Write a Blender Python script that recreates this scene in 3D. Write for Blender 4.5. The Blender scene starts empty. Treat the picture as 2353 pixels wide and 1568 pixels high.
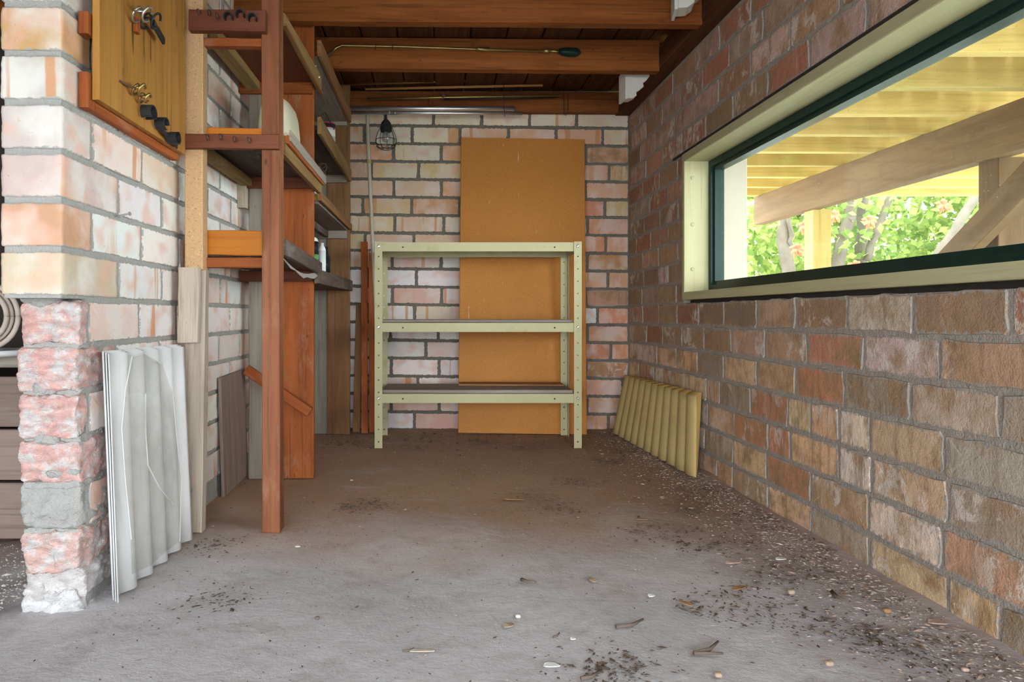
import bpy, bmesh, math, random
from mathutils import Vector, Matrix, noise

random.seed(7)
SC = bpy.context.scene
COL = SC.collection

# ------------------------------------------------------------------ camera
F, CX, CY, H = 1650.0, 1003.0, 725.0, 0.545       # focal length and vanishing point in photo pixels, eye height
cam = bpy.data.cameras.new('camera'); camo = bpy.data.objects.new('camera', cam); COL.objects.link(camo)
cam.sensor_width = 36.0; cam.lens = F / 2353 * 36
cam.shift_x = (1176.5 - CX) / 2353; cam.shift_y = -(784 - CY) / 2353
cam.clip_start = 0.05
camo.location = (0, 0, H); camo.rotation_euler = (math.pi / 2, 0, 0)
SC.camera = camo

# ------------------------------------------------------------------ sky: bright overcast
W = bpy.data.worlds.new('world'); SC.world = W; W.use_nodes = True
bg = W.node_tree.nodes['Background']
bg.inputs[0].default_value = (0.85, 0.93, 1.0, 1); bg.inputs[1].default_value = 4.6
sun = bpy.data.lights.new('sun', 'SUN'); suno = bpy.data.objects.new('sun', sun); COL.objects.link(suno)   # falls on the garden beyond the deck
sun.energy = 3.6; sun.angle = math.radians(3); sun.color = (1.0, 0.98, 0.94)
suno.rotation_euler = (math.radians(-32), math.radians(28), 0)
SC.view_settings.view_transform = 'Standard'; SC.view_settings.look = 'None'
SC.view_settings.gamma = 1.0; SC.view_settings.use_curve_mapping = False
SC.view_settings.exposure = 1.72
SC.cycles.max_bounces = 10; SC.cycles.diffuse_bounces = 8; SC.cycles.transparent_max_bounces = 12
def portal(loc, rot, sx, sy):                        # tells the renderer where the sky comes in; gives no light of its own
    l = bpy.data.lights.new('sky_portal', 'AREA'); l.shape = 'RECTANGLE'; l.size = sx; l.size_y = sy
    l.cycles.is_portal = True
    o = bpy.data.objects.new('sky_portal', l); COL.objects.link(o); o.location = loc; o.rotation_euler = rot
    return o

# ------------------------------------------------------------------ node helpers
class NT:
    def __init__(s, name):
        s.m = bpy.data.materials.new(name); s.m.use_nodes = True; s.t = s.m.node_tree
        s.p = s.t.nodes['Principled BSDF']; s.out = s.t.nodes['Material Output']
        s.p.inputs['Specular IOR Level'].default_value = 0.12
    def n(s, kind, **kw):
        x = s.t.nodes.new(kind)
        for k, v in kw.items(): setattr(x, k, v)
        return x
    def put(s, sock, v):
        if hasattr(v, 'is_output') or isinstance(v, bpy.types.NodeSocket): s.t.links.new(v, sock)
        elif isinstance(v, (tuple, list)) and len(v) == 3 and sock.type == 'RGBA': sock.default_value = (*v, 1)
        else: sock.default_value = v
    def obj(s): return s.n('ShaderNodeTexCoord').outputs['Object']
    def info(s): return s.n('ShaderNodeObjectInfo')
    def co(s, scale=(1, 1, 1), rnd=True):
        v = s.obj()
        if rnd:
            r = s.info().outputs['Random']; m = s.n('ShaderNodeVectorMath', operation='SCALE')
            m.inputs[0].default_value = (37.1, 53.7, 71.3); s.put(m.inputs['Scale'], r)
            a = s.n('ShaderNodeVectorMath', operation='ADD'); s.put(a.inputs[0], v); s.put(a.inputs[1], m.outputs[0]); v = a.outputs[0]
        if scale != (1, 1, 1):
            m = s.n('ShaderNodeVectorMath', operation='MULTIPLY'); s.put(m.inputs[0], v); m.inputs[1].default_value = scale; v = m.outputs[0]
        return v
    def noise(s, v, scale, detail=3, rough=0.55, dist=0.0):
        x = s.n('ShaderNodeTexNoise'); s.put(x.inputs['Vector'], v)
        x.inputs['Scale'].default_value = scale; x.inputs['Detail'].default_value = detail
        x.inputs['Roughness'].default_value = rough; x.inputs['Distortion'].default_value = dist
        return x.outputs['Fac']
    def ramp(s, f, stops):
        x = s.n('ShaderNodeValToRGB'); s.put(x.inputs[0], f); e = x.color_ramp.elements
        while len(e) < len(stops): e.new(0.5)
        for i, (pos, c) in enumerate(stops):
            e[i].position = pos; e[i].color = (*c, 1) if isinstance(c, tuple) else (c, c, c, 1)
        return x.outputs[0]
    def step(s, f, a, b):
        x = s.n('ShaderNodeMapRange', interpolation_type='SMOOTHSTEP'); s.put(x.inputs[0], f)
        x.inputs[1].default_value = a; x.inputs[2].default_value = b; return x.outputs[0]
    def mix(s, f, a, b, blend='MIX'):
        x = s.n('ShaderNodeMix', data_type='RGBA', blend_type=blend)
        s.put(x.inputs[0], f); s.put(x.inputs[6], a); s.put(x.inputs[7], b); return x.outputs[2]
    def math(s, op, a, b=0.0, c=None):
        x = s.n('ShaderNodeMath', operation=op); s.put(x.inputs[0], a); s.put(x.inputs[1], b)
        if c is not None: s.put(x.inputs[2], c)
        return x.outputs[0]
    def xyz(s, v):
        x = s.n('ShaderNodeSeparateXYZ'); s.put(x.inputs[0], v); return x.outputs
    def bump(s, h, strength=0.5, dist=0.005):
        x = s.n('ShaderNodeBump'); x.inputs['Strength'].default_value = strength; x.inputs['Distance'].default_value = dist
        s.put(x.inputs['Height'], h); s.put(s.p.inputs['Normal'], x.outputs[0])
    def done(s, col, rough=0.85, metal=0.0):
        s.put(s.p.inputs['Base Color'], col); s.put(s.p.inputs['Roughness'], rough); s.p.inputs['Metallic'].default_value = metal
        return s.m

def ragged_edge(n, co, hx, hz, width):
    """mask that is 1 in a ragged band along the brick's face border: mortar smeared over the arrises"""
    x, y, z = n.xyz(n.obj())
    dx = n.math('SUBTRACT', hx, n.math('ABSOLUTE', x)); dz = n.math('SUBTRACT', hz, n.math('ABSOLUTE', z))
    d = n.math('MINIMUM', dx, dz)
    nz = n.noise(co, 75, 5, 0.7)
    w = n.math('MULTIPLY', n.step(nz, 0.35, 0.75), width)
    return n.math('LESS_THAN', d, w)

def m_brick_pale(name='pale_brick', crust=0.65, edge=(0.40, 0.385, 0.35)):
    n = NT(name); inf = n.info(); co = n.co()
    base = inf.outputs['Color']
    c = n.mix(n.math('MULTIPLY', n.step(n.noise(co, 11, 3, 0.5), 0.40, 0.66), crust), base, (0.74, 0.71, 0.66))
    pk = n.step(n.noise(n.co((1.0, 1.0, 1.3)), 15, 1, 0.4), 0.47, 0.74)
    c = n.mix(n.math('MULTIPLY', pk, 0.6), c, (0.70, 0.40, 0.30))
    st = n.step(n.noise(n.co((26, 1, 1.4)), 1.0, 2, 0.4), 0.60, 0.66)
    gate = n.step(n.noise(n.co((3, 3, 3)), 1.0, 1, 0.5), 0.42, 0.56)
    c = n.mix(n.math('MULTIPLY', n.math('MULTIPLY', st, gate), 0.75), c, (0.58, 0.25, 0.09))
    ye = n.step(n.noise(co, 38, 4, 0.7), 0.63, 0.78)
    c = n.mix(n.math('MULTIPLY', ye, 0.4), c, (0.50, 0.33, 0.10))
    sp = n.step(n.noise(co, 240, 2, 0.6), 0.70, 0.76)
    c = n.mix(n.math('MULTIPLY', sp, 0.6), c, (0.20, 0.14, 0.10))
    e = ragged_edge(n, co, 0.11, 0.038, 0.0055)
    c = n.mix(e, c, edge)
    h = n.math('ADD', n.math('MULTIPLY', n.noise(co, 60, 5, 0.65), 0.8), n.math('MULTIPLY', n.noise(co, 300, 2), 0.25))
    n.bump(h, 0.45, 0.004)
    return n.done(c, 0.9)

def m_brick_rough():
    """the broken ends low on the pier: pink fracture with white crust"""
    n = NT('broken_brick'); inf = n.info(); co = n.co()
    c = n.mix(n.step(n.noise(co, 36, 6, 0.75), 0.42, 0.62), inf.outputs['Color'], (0.68, 0.64, 0.615))
    c = n.mix(n.math('MULTIPLY', n.step(n.noise(co, 120, 3, 0.7), 0.6, 0.75), 0.5), c, (0.42, 0.22, 0.18))
    h = n.math('ADD', n.noise(n.co((1, 1, 2)), 35, 6, 0.7, 0.6), n.math('MULTIPLY', n.noise(co, 160, 4, 0.7), 0.35))
    n.bump(h, 1.0, 0.012)
    return n.done(c, 0.95)

def m_brick_red():
    n = NT('weathered_brick'); inf = n.info(); co = n.co()
    base = inf.outputs['Color']
    c = n.mix(n.step(n.noise(co, 13, 4, 0.65), 0.40, 0.72), base, (0.38, 0.23, 0.125))
    st = n.step(n.noise(n.co((42, 1, 2.4)), 1.0, 4, 0.6), 0.50, 0.70)
    c = n.mix(n.math('MULTIPLY', st, 0.5), c, (0.27, 0.18, 0.11))
    ws = n.step(n.noise(n.co((30, 1, 5)), 1.0, 4, 0.7), 0.60, 0.74)
    c = n.mix(n.math('MULTIPLY', ws, 0.35), c, (0.60, 0.53, 0.47))
    ef = n.step(n.noise(n.co((1.2, 1, 1)), 14, 6, 0.74, 0.5), 0.50, 0.60); ga = n.step(n.noise(n.co((2.5, 2.5, 2.5)), 1.0, 1), 0.46, 0.60)
    c = n.mix(n.math('MULTIPLY', n.math('MULTIPLY', ef, ga), 0.8), c, (0.72, 0.62, 0.54))
    gr = n.step(n.noise(co, 7, 3, 0.6), 0.56, 0.72)
    c = n.mix(n.math('MULTIPLY', gr, 0.55), c, (0.25, 0.175, 0.085))
    sp = n.step(n.noise(co, 260, 2, 0.6), 0.66, 0.74)
    c = n.mix(n.math('MULTIPLY', sp, 0.55), c, (0.10, 0.07, 0.05))
    e = ragged_edge(n, co, 0.11, 0.038, 0.012)
    c = n.mix(n.math('MULTIPLY', e, 0.9), c, n.mix(n.noise(co, 30), (0.31, 0.27, 0.23), (0.42, 0.38, 0.33)))
    h = n.math('ADD', n.math('MULTIPLY', n.noise(co, 45, 6, 0.7), 1.0), n.math('MULTIPLY', n.noise(co, 260, 3), 0.3))
    n.bump(h, 0.8, 0.007)
    return n.done(c, 0.92)

def m_mortar(name, a, b):
    n = NT(name); co = n.co(rnd=False)
    c = n.mix(n.noise(co, 22, 5, 0.7), a, b)
    c = n.mix(n.math('MULTIPLY', n.step(n.noise(co, 300, 2), 0.62, 0.75), 0.5), c, (0.12, 0.11, 0.10))
    h = n.math('ADD', n.noise(co, 40, 5, 0.7), n.math('MULTIPLY', n.noise(co, 220, 3, 0.7), 0.5))
    n.bump(h, 0.9, 0.008)
    return n.done(c, 0.95)

def m_floor():
    n = NT('dusty_concrete'); co = n.co(rnd=False); x, y, z = n.xyz(n.obj())
    c = n.mix(n.step(n.noise(co, 2.2, 5, 0.65), 0.35, 0.68), (0.50, 0.47, 0.475), (0.63, 0.605, 0.615))
    c = n.mix(n.math('MULTIPLY', n.step(n.noise(co, 9, 6, 0.7), 0.45, 0.75), 0.5), c, (0.30, 0.26, 0.235))
    # brown earth and warm bounce off the timber, both put into the colour
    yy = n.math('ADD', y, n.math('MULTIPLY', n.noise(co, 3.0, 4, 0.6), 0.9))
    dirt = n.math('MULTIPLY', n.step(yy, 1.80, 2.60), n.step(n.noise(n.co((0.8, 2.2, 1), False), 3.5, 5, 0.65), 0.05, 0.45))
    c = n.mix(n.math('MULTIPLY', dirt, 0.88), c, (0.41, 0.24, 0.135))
    # pinkish brick dust along the wall
    xx = n.math('ADD', x, n.math('MULTIPLY', n.noise(co, 6.0, 5, 0.7), 0.22))
    c = n.mix(n.math('MULTIPLY', n.step(xx, 0.86, 1.02), 0.55), c, (0.44, 0.34, 0.29))
    c = n.mix(n.math('MULTIPLY', n.step(n.noise(co, 150, 3, 0.7), 0.62, 0.72), 0.45), c, (0.14, 0.11, 0.09))
    c = n.mix(n.math('MULTIPLY', n.step(n.noise(co, 230, 2, 0.6), 0.69, 0.74), 0.6), c, (0.66, 0.63, 0.60))
    h = n.math('ADD', n.noise(co, 12, 7, 0.7), n.math('MULTIPLY', n.noise(co, 180, 3, 0.7), 0.15))
    n.bump(h, 0.5, 0.010)
    return n.done(c, 0.93)

def m_wood(name, a, b, dark=None, grain=1.0, rough=0.75, wear=None, spots=0.0, streak=0.0):
    """grain runs along local X"""
    n = NT(name); co = n.co()
    r = n.info().outputs['Random']
    c = n.mix(n.step(n.noise(n.co((1.1, 11, 11)), 1.6 * grain, 4, 0.6, 0.6), 0.32, 0.70), a, b)
    d = dark or tuple(v * 0.35 for v in b)
    c = n.mix(n.math('MULTIPLY', n.step(n.noise(n.co((2.2, 70, 70)), 1.5 * grain, 3, 0.6), 0.50, 0.72), 0.45), c, d)
    c = n.mix(n.math('MULTIPLY', n.step(n.noise(n.co((1.6, 5, 5)), 2.4, 4, 0.6), 0.62, 0.76), 0.55), c, d)
    if wear: c = n.mix(n.math('MULTIPLY', n.step(n.noise(n.co((1, 2.5, 2.5)), 5, 5, 0.7), 0.54, 0.70), 0.6), c, wear)
    if streak: c = n.mix(n.math('MULTIPLY', n.step(n.noise(n.co((7, 38, 38)), 1.0, 3, 0.5), 0.63, 0.72), streak), c, (0.04, 0.026, 0.02))
    if spots: c = n.mix(n.math('MULTIPLY', n.step(n.noise(n.co((1, 3, 3)), 22, 2, 0.5), 0.70, 0.76), spots), c, (0.03, 0.02, 0.015))
    k = n.math('ADD', 0.82, n.math('MULTIPLY', r, 0.36))
    v = n.n('ShaderNodeVectorMath', operation='SCALE'); n.put(v.inputs[0], c); n.put(v.inputs['Scale'], k)
    n.bump(n.noise(n.co((3, 90, 90)), 1.5, 4, 0.6), 0.35, 0.002)
    return n.done(v.outputs[0], rough)

def m_chip(name, a, b, dark):
    n = NT(name); co = n.co()
    c = n.mix(n.noise(co, 5, 3), a, b)
    c = n.mix(n.math('MULTIPLY', n.step(n.noise(co, 170, 3, 0.7), 0.55, 0.70), 0.55), c, tuple(v * 1.35 for v in b))
    c = n.mix(n.math('MULTIPLY', n.step(n.noise(n.co((1.5, 1, 1)), 230, 2, 0.6), 0.63, 0.70), 0.8), c, dark)
    c = n.mix(n.math('MULTIPLY', n.step(n.noise(n.co((9, 70, 70)), 1.0, 3, 0.5), 0.70, 0.78), 0.45), c, (0.70, 0.58, 0.44))
    n.bump(n.noise(co, 260, 3), 0.25, 0.002)
    return n.done(c, 0.5)

def m_plain(name, col, rough=0.6, metal=0.0, var=0.12, scale=30, bump=0.0, dirt=None):
    n = NT(name); co = n.co()
    c = n.mix(n.noise(co, scale, 4, 0.6), tuple(v * (1 - var) for v in col), tuple(min(1, v * (1 + var)) for v in col))
    if dirt: c = n.mix(n.math('MULTIPLY', n.step(n.noise(co, scale * 0.6, 5, 0.7), 0.54, 0.72), 0.6), c, dirt)
    if bump: n.bump(n.noise(co, scale * 4, 4, 0.6), bump, 0.003)
    return n.done(c, rough, metal)

def m_glass(name, tint, spec=0.06, dust=0.04, dustcol=(0.8, 0.8, 0.75)):
    n = NT(name); t = n.t; co = n.co(rnd=False)
    tr = n.n('ShaderNodeBsdfTransparent'); tr.inputs[0].default_value = (*tint, 1)
    gl = n.n('ShaderNodeBsdfGlossy'); gl.inputs['Roughness'].default_value = 0.04
    df = n.n('ShaderNodeBsdfDiffuse'); df.inputs[0].default_value = (*dustcol, 1)
    fr = n.n('ShaderNodeFresnel'); fr.inputs[0].default_value = 1.45
    m1 = n.n('ShaderNodeMixShader'); n.put(m1.inputs[0], n.math('MULTIPLY', fr.outputs[0], spec)); t.links.new(tr.outputs[0], m1.inputs[1]); t.links.new(gl.outputs[0], m1.inputs[2])
    dm = n.math('ADD', n.math('MULTIPLY', n.step(n.noise(co, 3.0, 4), 0.4, 0.7), dust), n.math('MULTIPLY', n.step(n.noise(co, 190, 2, 0.5), 0.72, 0.75), 0.35))
    m2 = n.n('ShaderNodeMixShader'); n.put(m2.inputs[0], dm); t.links.new(m1.outputs[0], m2.inputs[1]); t.links.new(df.outputs[0], m2.inputs[2])
    t.links.new(m2.outputs[0], n.out.inputs[0])
    return n.m

def m_leaf(name, a, b):
    n = NT(name); t = n.t
    geo = n.n('ShaderNodeNewGeometry')
    c = n.mix(geo.outputs['Random Per Island'], a, b)
    df = n.n('ShaderNodeBsdfDiffuse'); n.put(df.inputs[0], c)
    tl = n.n('ShaderNodeBsdfTranslucent'); n.put(tl.inputs[0], c)
    m1 = n.n('ShaderNodeMixShader'); m1.inputs[0].default_value = 0.5; t.links.new(df.outputs[0], m1.inputs[1]); t.links.new(tl.outputs[0], m1.inputs[2])
    t.links.new(m1.outputs[0], n.out.inputs[0]); return n.m

M = dict(
    pale=m_brick_pale(), pale_b=m_brick_pale('end_wall_brick', 0.45, (0.19, 0.175, 0.14)), rough=m_brick_rough(), red=m_brick_red(),
    mort_l=m_mortar('grey_mortar', (0.33, 0.32, 0.295), (0.43, 0.415, 0.385)),
    mort_b=m_mortar('dark_mortar', (0.16, 0.145, 0.115), (0.23, 0.21, 0.17)),
    mort_r=m_mortar('brown_mortar', (0.30, 0.25, 0.205), (0.44, 0.39, 0.335)),
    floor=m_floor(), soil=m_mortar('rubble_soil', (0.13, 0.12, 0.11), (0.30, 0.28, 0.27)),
    joist=m_wood('joist_timber', (0.27, 0.088, 0.022), (0.17, 0.048, 0.012), (0.028, 0.012, 0.006), rough=0.7, spots=0.5),
    dim=m_wood('old_ceiling_timber', (0.13, 0.052, 0.02), (0.08, 0.03, 0.012), (0.02, 0.012, 0.008)),
    redwood=m_wood('red_timber', (0.40, 0.115, 0.030), (0.28, 0.072, 0.020), (0.07, 0.025, 0.012), rough=0.6, wear=(0.40, 0.20, 0.11), spots=0.6),
    darkred=m_wood('dark_red_timber', (0.20, 0.068, 0.036), (0.14, 0.045, 0.026), (0.05, 0.02, 0.012), rough=0.6),
    orange=m_wood('orange_timber', (0.62, 0.22, 0.025), (0.54, 0.17, 0.018), (0.36, 0.12, 0.025), rough=0.5, grain=0.6),
    brown=m_wood('brown_timber', (0.32, 0.165, 0.075), (0.24, 0.115, 0.05), (0.10, 0.05, 0.025)),
    greywood=m_wood('grey_timber', (0.33, 0.285, 0.235), (0.24, 0.20, 0.165), (0.09, 0.07, 0.055), spots=0.5),
    weathered=m_wood('weathered_timber', (0.52, 0.44, 0.35), (0.42, 0.34, 0.265), (0.20, 0.15, 0.11), grain=1.3, rough=0.9, spots=0.4),
    blackwood=m_wood('grimy_timber', (0.13, 0.10, 0.08), (0.075, 0.055, 0.045), (0.02, 0.016, 0.014), wear=(0.24, 0.20, 0.18)),
    yellowwood=m_wood('yellow_batten', (0.36, 0.23, 0.095), (0.27, 0.155, 0.06), (0.10, 0.055, 0.025), wear=(0.36, 0.31, 0.18)),
    ply=m_wood('varnished_plywood', (0.46, 0.225, 0.055), (0.37, 0.165, 0.035), (0.06, 0.035, 0.02), rough=0.5, grain=0.8, streak=.75),
    shelfply=m_wood('dusty_plywood', (0.34, 0.29, 0.245), (0.25, 0.20, 0.165), (0.10, 0.075, 0.06)),
    redpost=m_wood('worn_red_post', (0.24, 0.090, 0.042), (0.165, 0.058, 0.028), (0.06, 0.022, 0.012), rough=0.6, wear=(0.30, 0.15, 0.09), spots=0.6),
    bench=m_wood('bench_plank', (0.27, 0.20, 0.165), (0.21, 0.15, 0.12), (0.09, 0.06, 0.05)),
    post=m_chip('chipboard_strip', (0.56, 0.34, 0.17), (0.62, 0.40, 0.21), (0.18, 0.07, 0.03)),
    chip=m_chip('particle_board', (0.46, 0.18, 0.035), (0.53, 0.22, 0.05), (0.14, 0.05, 0.01)),
    deck=m_wood('treated_pine', (0.62, 0.47, 0.18), (0.52, 0.39, 0.135), (0.30, 0.24, 0.06), grain=0.7, wear=(0.50, 0.52, 0.14)),
    bearer=m_wood('weathered_pine', (0.19, 0.12, 0.062), (0.14, 0.085, 0.042), (0.10, 0.065, 0.04), grain=0.8),
    lining=m_wood('pale_painted_lining', (0.48, 0.45, 0.265), (0.43, 0.395, 0.215), (0.33, 0.30, 0.15), grain=0.7, rough=0.6),
    green=m_plain('dark_green_aluminium', (0.012, 0.032, 0.026), 0.3, 0.0, 0.2),
    glass=m_glass('dusty_window_glass', (0.97, 0.99, 0.97), 0.12, 0.012),
    clear=m_glass('clear_plastic', (0.96, 0.96, 0.95), 0.10, 0.22, (0.74, 0.72, 0.70)),
    shelf=m_plain('sage_enamel', (0.48, 0.44, 0.255), 0.42, 0.0, 0.06, 14, dirt=(0.40, 0.32, 0.14)),
    steel=m_plain('bare_steel', (0.55, 0.55, 0.54), 0.35, 0.9),
    chrome=m_plain('chrome_tube', (0.88, 0.88, 0.88), 0.42, 1.0, 0.03),
    brass=m_plain('tarnished_brass', (0.42, 0.31, 0.12), 0.38, 0.9, 0.3, 20),
    dowel=m_plain('orange_dowel', (0.50, 0.24, 0.09), 0.6),
    wire=m_plain('dark_wire', (0.05, 0.045, 0.04), 0.55, 0.6),
    iron=m_plain('rusty_iron', (0.13, 0.075, 0.05), 0.75, 0.3, 0.4),
    rubber=m_plain('black_rubber', (0.030, 0.030, 0.032), 0.5, 0.0, 0.3, 40, dirt=(0.10, 0.095, 0.09)),
    white=m_plain('white_plaster', (0.70, 0.67, 0.60), 0.7, 0.0, 0.06, 12, 0.1, dirt=(0.56, 0.51, 0.42)),
    paint=m_plain('white_post_paint', (0.44, 0.405, 0.34), 0.7, 0.0, 0.05, 8, 0.2),
    cream=m_plain('cream_plastic', (0.72, 0.68, 0.50), 0.4, 0.0, 0.04),
    pvc=m_plain('white_corrugated_plastic', (0.74, 0.735, 0.73), 0.4, 0.0, 0.05, 5, dirt=(0.64, 0.61, 0.58)),
    corru=m_plain('yellowed_fibre_sheet', (0.53, 0.39, 0.16), 0.8, 0.0, 0.10, 10, 0.2, dirt=(0.40, 0.28, 0.12)),
    amber=m_plain('amber_sheet_edge', (0.60, 0.36, 0.10), 0.6, 0.0, 0.1),
    pole=m_plain('painted_pole', (0.56, 0.51, 0.40), 0.6, 0.0, 0.2, 18, dirt=(0.40, 0.30, 0.2)),
    hose=m_plain('dusty_hose', (0.52, 0.43, 0.36), 0.5, 0.0, 0.15),
    bark=m_plain('tree_bark', (0.13, 0.11, 0.085), 0.9, 0.0, 0.35, 14, 0.8),
    leaf=m_leaf('tree_leaf', (0.11, 0.20, 0.05), (0.38, 0.44, 0.13)),
    flower=m_plain('red_blossom', (0.85, 0.16, 0.08), 0.7),
    tape=m_plain('tape', (0.50, 0.34, 0.14), 0.5),
    mag=m_plain('magenta_lid', (0.55, 0.01, 0.12), 0.4), ink=m_plain('black_print', (0.02, 0.02, 0.022), 0.4),
    label=m_plain('white_label', (0.75, 0.75, 0.72), 0.5), yellow=m_plain('yellow_print', (0.75, 0.60, 0.04), 0.5),
    navy=m_plain('navy_print', (0.03, 0.05, 0.14), 0.4), gprint=m_plain('green_print', (0.12, 0.30, 0.10), 0.4),
    bulb=m_plain('silver_bulb', (0.70, 0.70, 0.68), 0.15, 0.6), dryleaf=m_plain('dry_leaf', (0.36, 0.20, 0.10), 0.8),
    twig=m_plain('dead_twig', (0.16, 0.12, 0.095), 0.9), shell=m_plain('white_chip', (0.80, 0.80, 0.74), 0.6),
    pebble=m_plain('tan_pebble', (0.42, 0.32, 0.22), 0.8), black=m_plain('shadow_gap_board', (0.05, 0.04, 0.035), 0.9),
    ground=m_plain('garden_ground', (0.40, 0.41, 0.39), 0.95, 0.0, 0.3, 2),
    bits_d=m_plain('dark_litter', (0.12, 0.085, 0.062), 0.9, 0.0, 0.4, 3), bits_l=m_plain('pale_grit', (0.55, 0.49, 0.42), 0.9, 0.0, 0.3, 3),
    bits_p=m_plain('brick_crumb', (0.50, 0.36, 0.28), 0.9, 0.0, 0.3, 3),
    paper=m_plain('torn_paper', (0.36, 0.33, 0.30), 0.9),
)

# ------------------------------------------------------------------ mesh helpers
def P(px, py, d):
    """the point at distance d into the room that the photo shows at pixel px, py"""
    return Vector(((px - CX) / F * d, d, H + (CY - py) / F * d))

def link(name, me, mat, parent=None, smooth=False):
    o = bpy.data.objects.new(name, me); COL.objects.link(o)
    if mat is not None and not me.materials: me.materials.append(mat)
    if smooth:
        for p in me.polygons: p.use_smooth = True
    if parent is not None: o.parent = parent
    return o

def tag(o, label=None, cat=None, group=None, kind=None):
    if label: o['label'] = label
    if cat: o['category'] = cat
    if group: o['group'] = group
    if kind: o['kind'] = kind
    return o

def thing(name, loc, label, cat, group=None, rz=0.0):
    o = bpy.data.objects.new(name, None); COL.objects.link(o); o.location = loc; o.rotation_euler = (0, 0, rz)
    o.empty_display_size = 0.05
    return tag(o, label, cat, group)

def under(o, parent):
    """parent keeping the world placement; the parent is an unrotated or rotated root"""
    M_ = o.matrix_basis.copy()
    pm = Matrix.Translation(parent.location) @ parent.rotation_euler.to_matrix().to_4x4()
    if parent.parent is not None:
        g = parent.parent; pm = Matrix.Translation(g.location) @ g.rotation_euler.to_matrix().to_4x4() @ parent.matrix_basis
    elif parent.type == 'MESH': pm = parent.matrix_basis.copy()
    o.parent = parent; o.matrix_basis = pm.inverted() @ M_
    return o

def mesh_of(v, f, name='m'):
    me = bpy.data.meshes.new(name); me.from_pydata([tuple(x) for x in v], [], f); me.update(); return me

class MB:
    def __init__(s): s.v = []; s.f = []
    def add(s, v, f):
        b = len(s.v); s.v += [tuple(x) for x in v]; s.f += [tuple(i + b for i in q) for q in f]; return s
    def box(s, x0, x1, y0, y1, z0, z1):
        return s.add([(x, y, z) for x in (x0, x1) for y in (y0, y1) for z in (z0, z1)],
                     [(0, 1, 3, 2), (4, 6, 7, 5), (0, 4, 5, 1), (2, 3, 7, 6), (0, 2, 6, 4), (1, 5, 7, 3)])
    def tube(s, pts, r, seg=8, caps=True):
        pts = [Vector(p) for p in pts]; rs = r if isinstance(r, (list, tuple)) else [r] * len(pts)
        vs, fs = [], []; up = None
        for i, p in enumerate(pts):
            t = (pts[min(i + 1, len(pts) - 1)] - pts[max(i - 1, 0)]).normalized()
            if up is None: up = t.orthogonal().normalized()
            up = (up - t * up.dot(t)); up = up.normalized() if up.length > 1e-6 else t.orthogonal().normalized()
            sd = t.cross(up)
            for k in range(seg):
                a = 2 * math.pi * k / seg; vs.append(p + (up * math.cos(a) + sd * math.sin(a)) * rs[i])
        for i in range(len(pts) - 1):
            for k in range(seg):
                a, b = i * seg + k, i * seg + (k + 1) % seg; fs.append((a, b, b + seg, a + seg))
        if caps: fs += [tuple(reversed(range(seg))), tuple(range((len(pts) - 1) * seg, len(pts) * seg))]
        return s.add(vs, fs)
    def lathe(s, prof, seg=20, at=(0, 0, 0)):
        """profile of (radius, height) turned round the vertical"""
        vs, fs = [], []
        for r, z in prof:
            for k in range(seg):
                a = 2 * math.pi * k / seg; vs.append((at[0] + r * math.cos(a), at[1] + r * math.sin(a), at[2] + z))
        for i in range(len(prof) - 1):
            for k in range(seg):
                a, b = i * seg + k, i * seg + (k + 1) % seg; fs.append((a, b, b + seg, a + seg))
        fs += [tuple(reversed(range(seg))), tuple(range((len(prof) - 1) * seg, len(prof) * seg))]
        return s.add(vs, fs)
    def prism(s, poly, vec):
        n_ = len(poly); vec = Vector(vec); a = [Vector(p) for p in poly]
        return s.add(a + [p + vec for p in a], [tuple(range(n_)), tuple(reversed(range(n_, 2 * n_)))] +
                     [(i, i + n_, (i + 1) % n_ + n_, (i + 1) % n_) for i in range(n_)])
    def build(s, name, mat, parent=None, smooth=False, origin=None):
        me = mesh_of(s.v, s.f, name)
        bm = bmesh.new(); bm.from_mesh(me); bmesh.ops.recalc_face_normals(bm, faces=bm.faces); bm.to_mesh(me); bm.free()
        o = link(name, me, mat)
        if smooth:
            for p in me.polygons: p.use_smooth = True
        if origin is not None:
            me.transform(Matrix.Translation(-Vector(origin))); o.matrix_basis = Matrix.Translation(Vector(origin))
        if parent is not None: under(o, parent)
        return o

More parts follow.
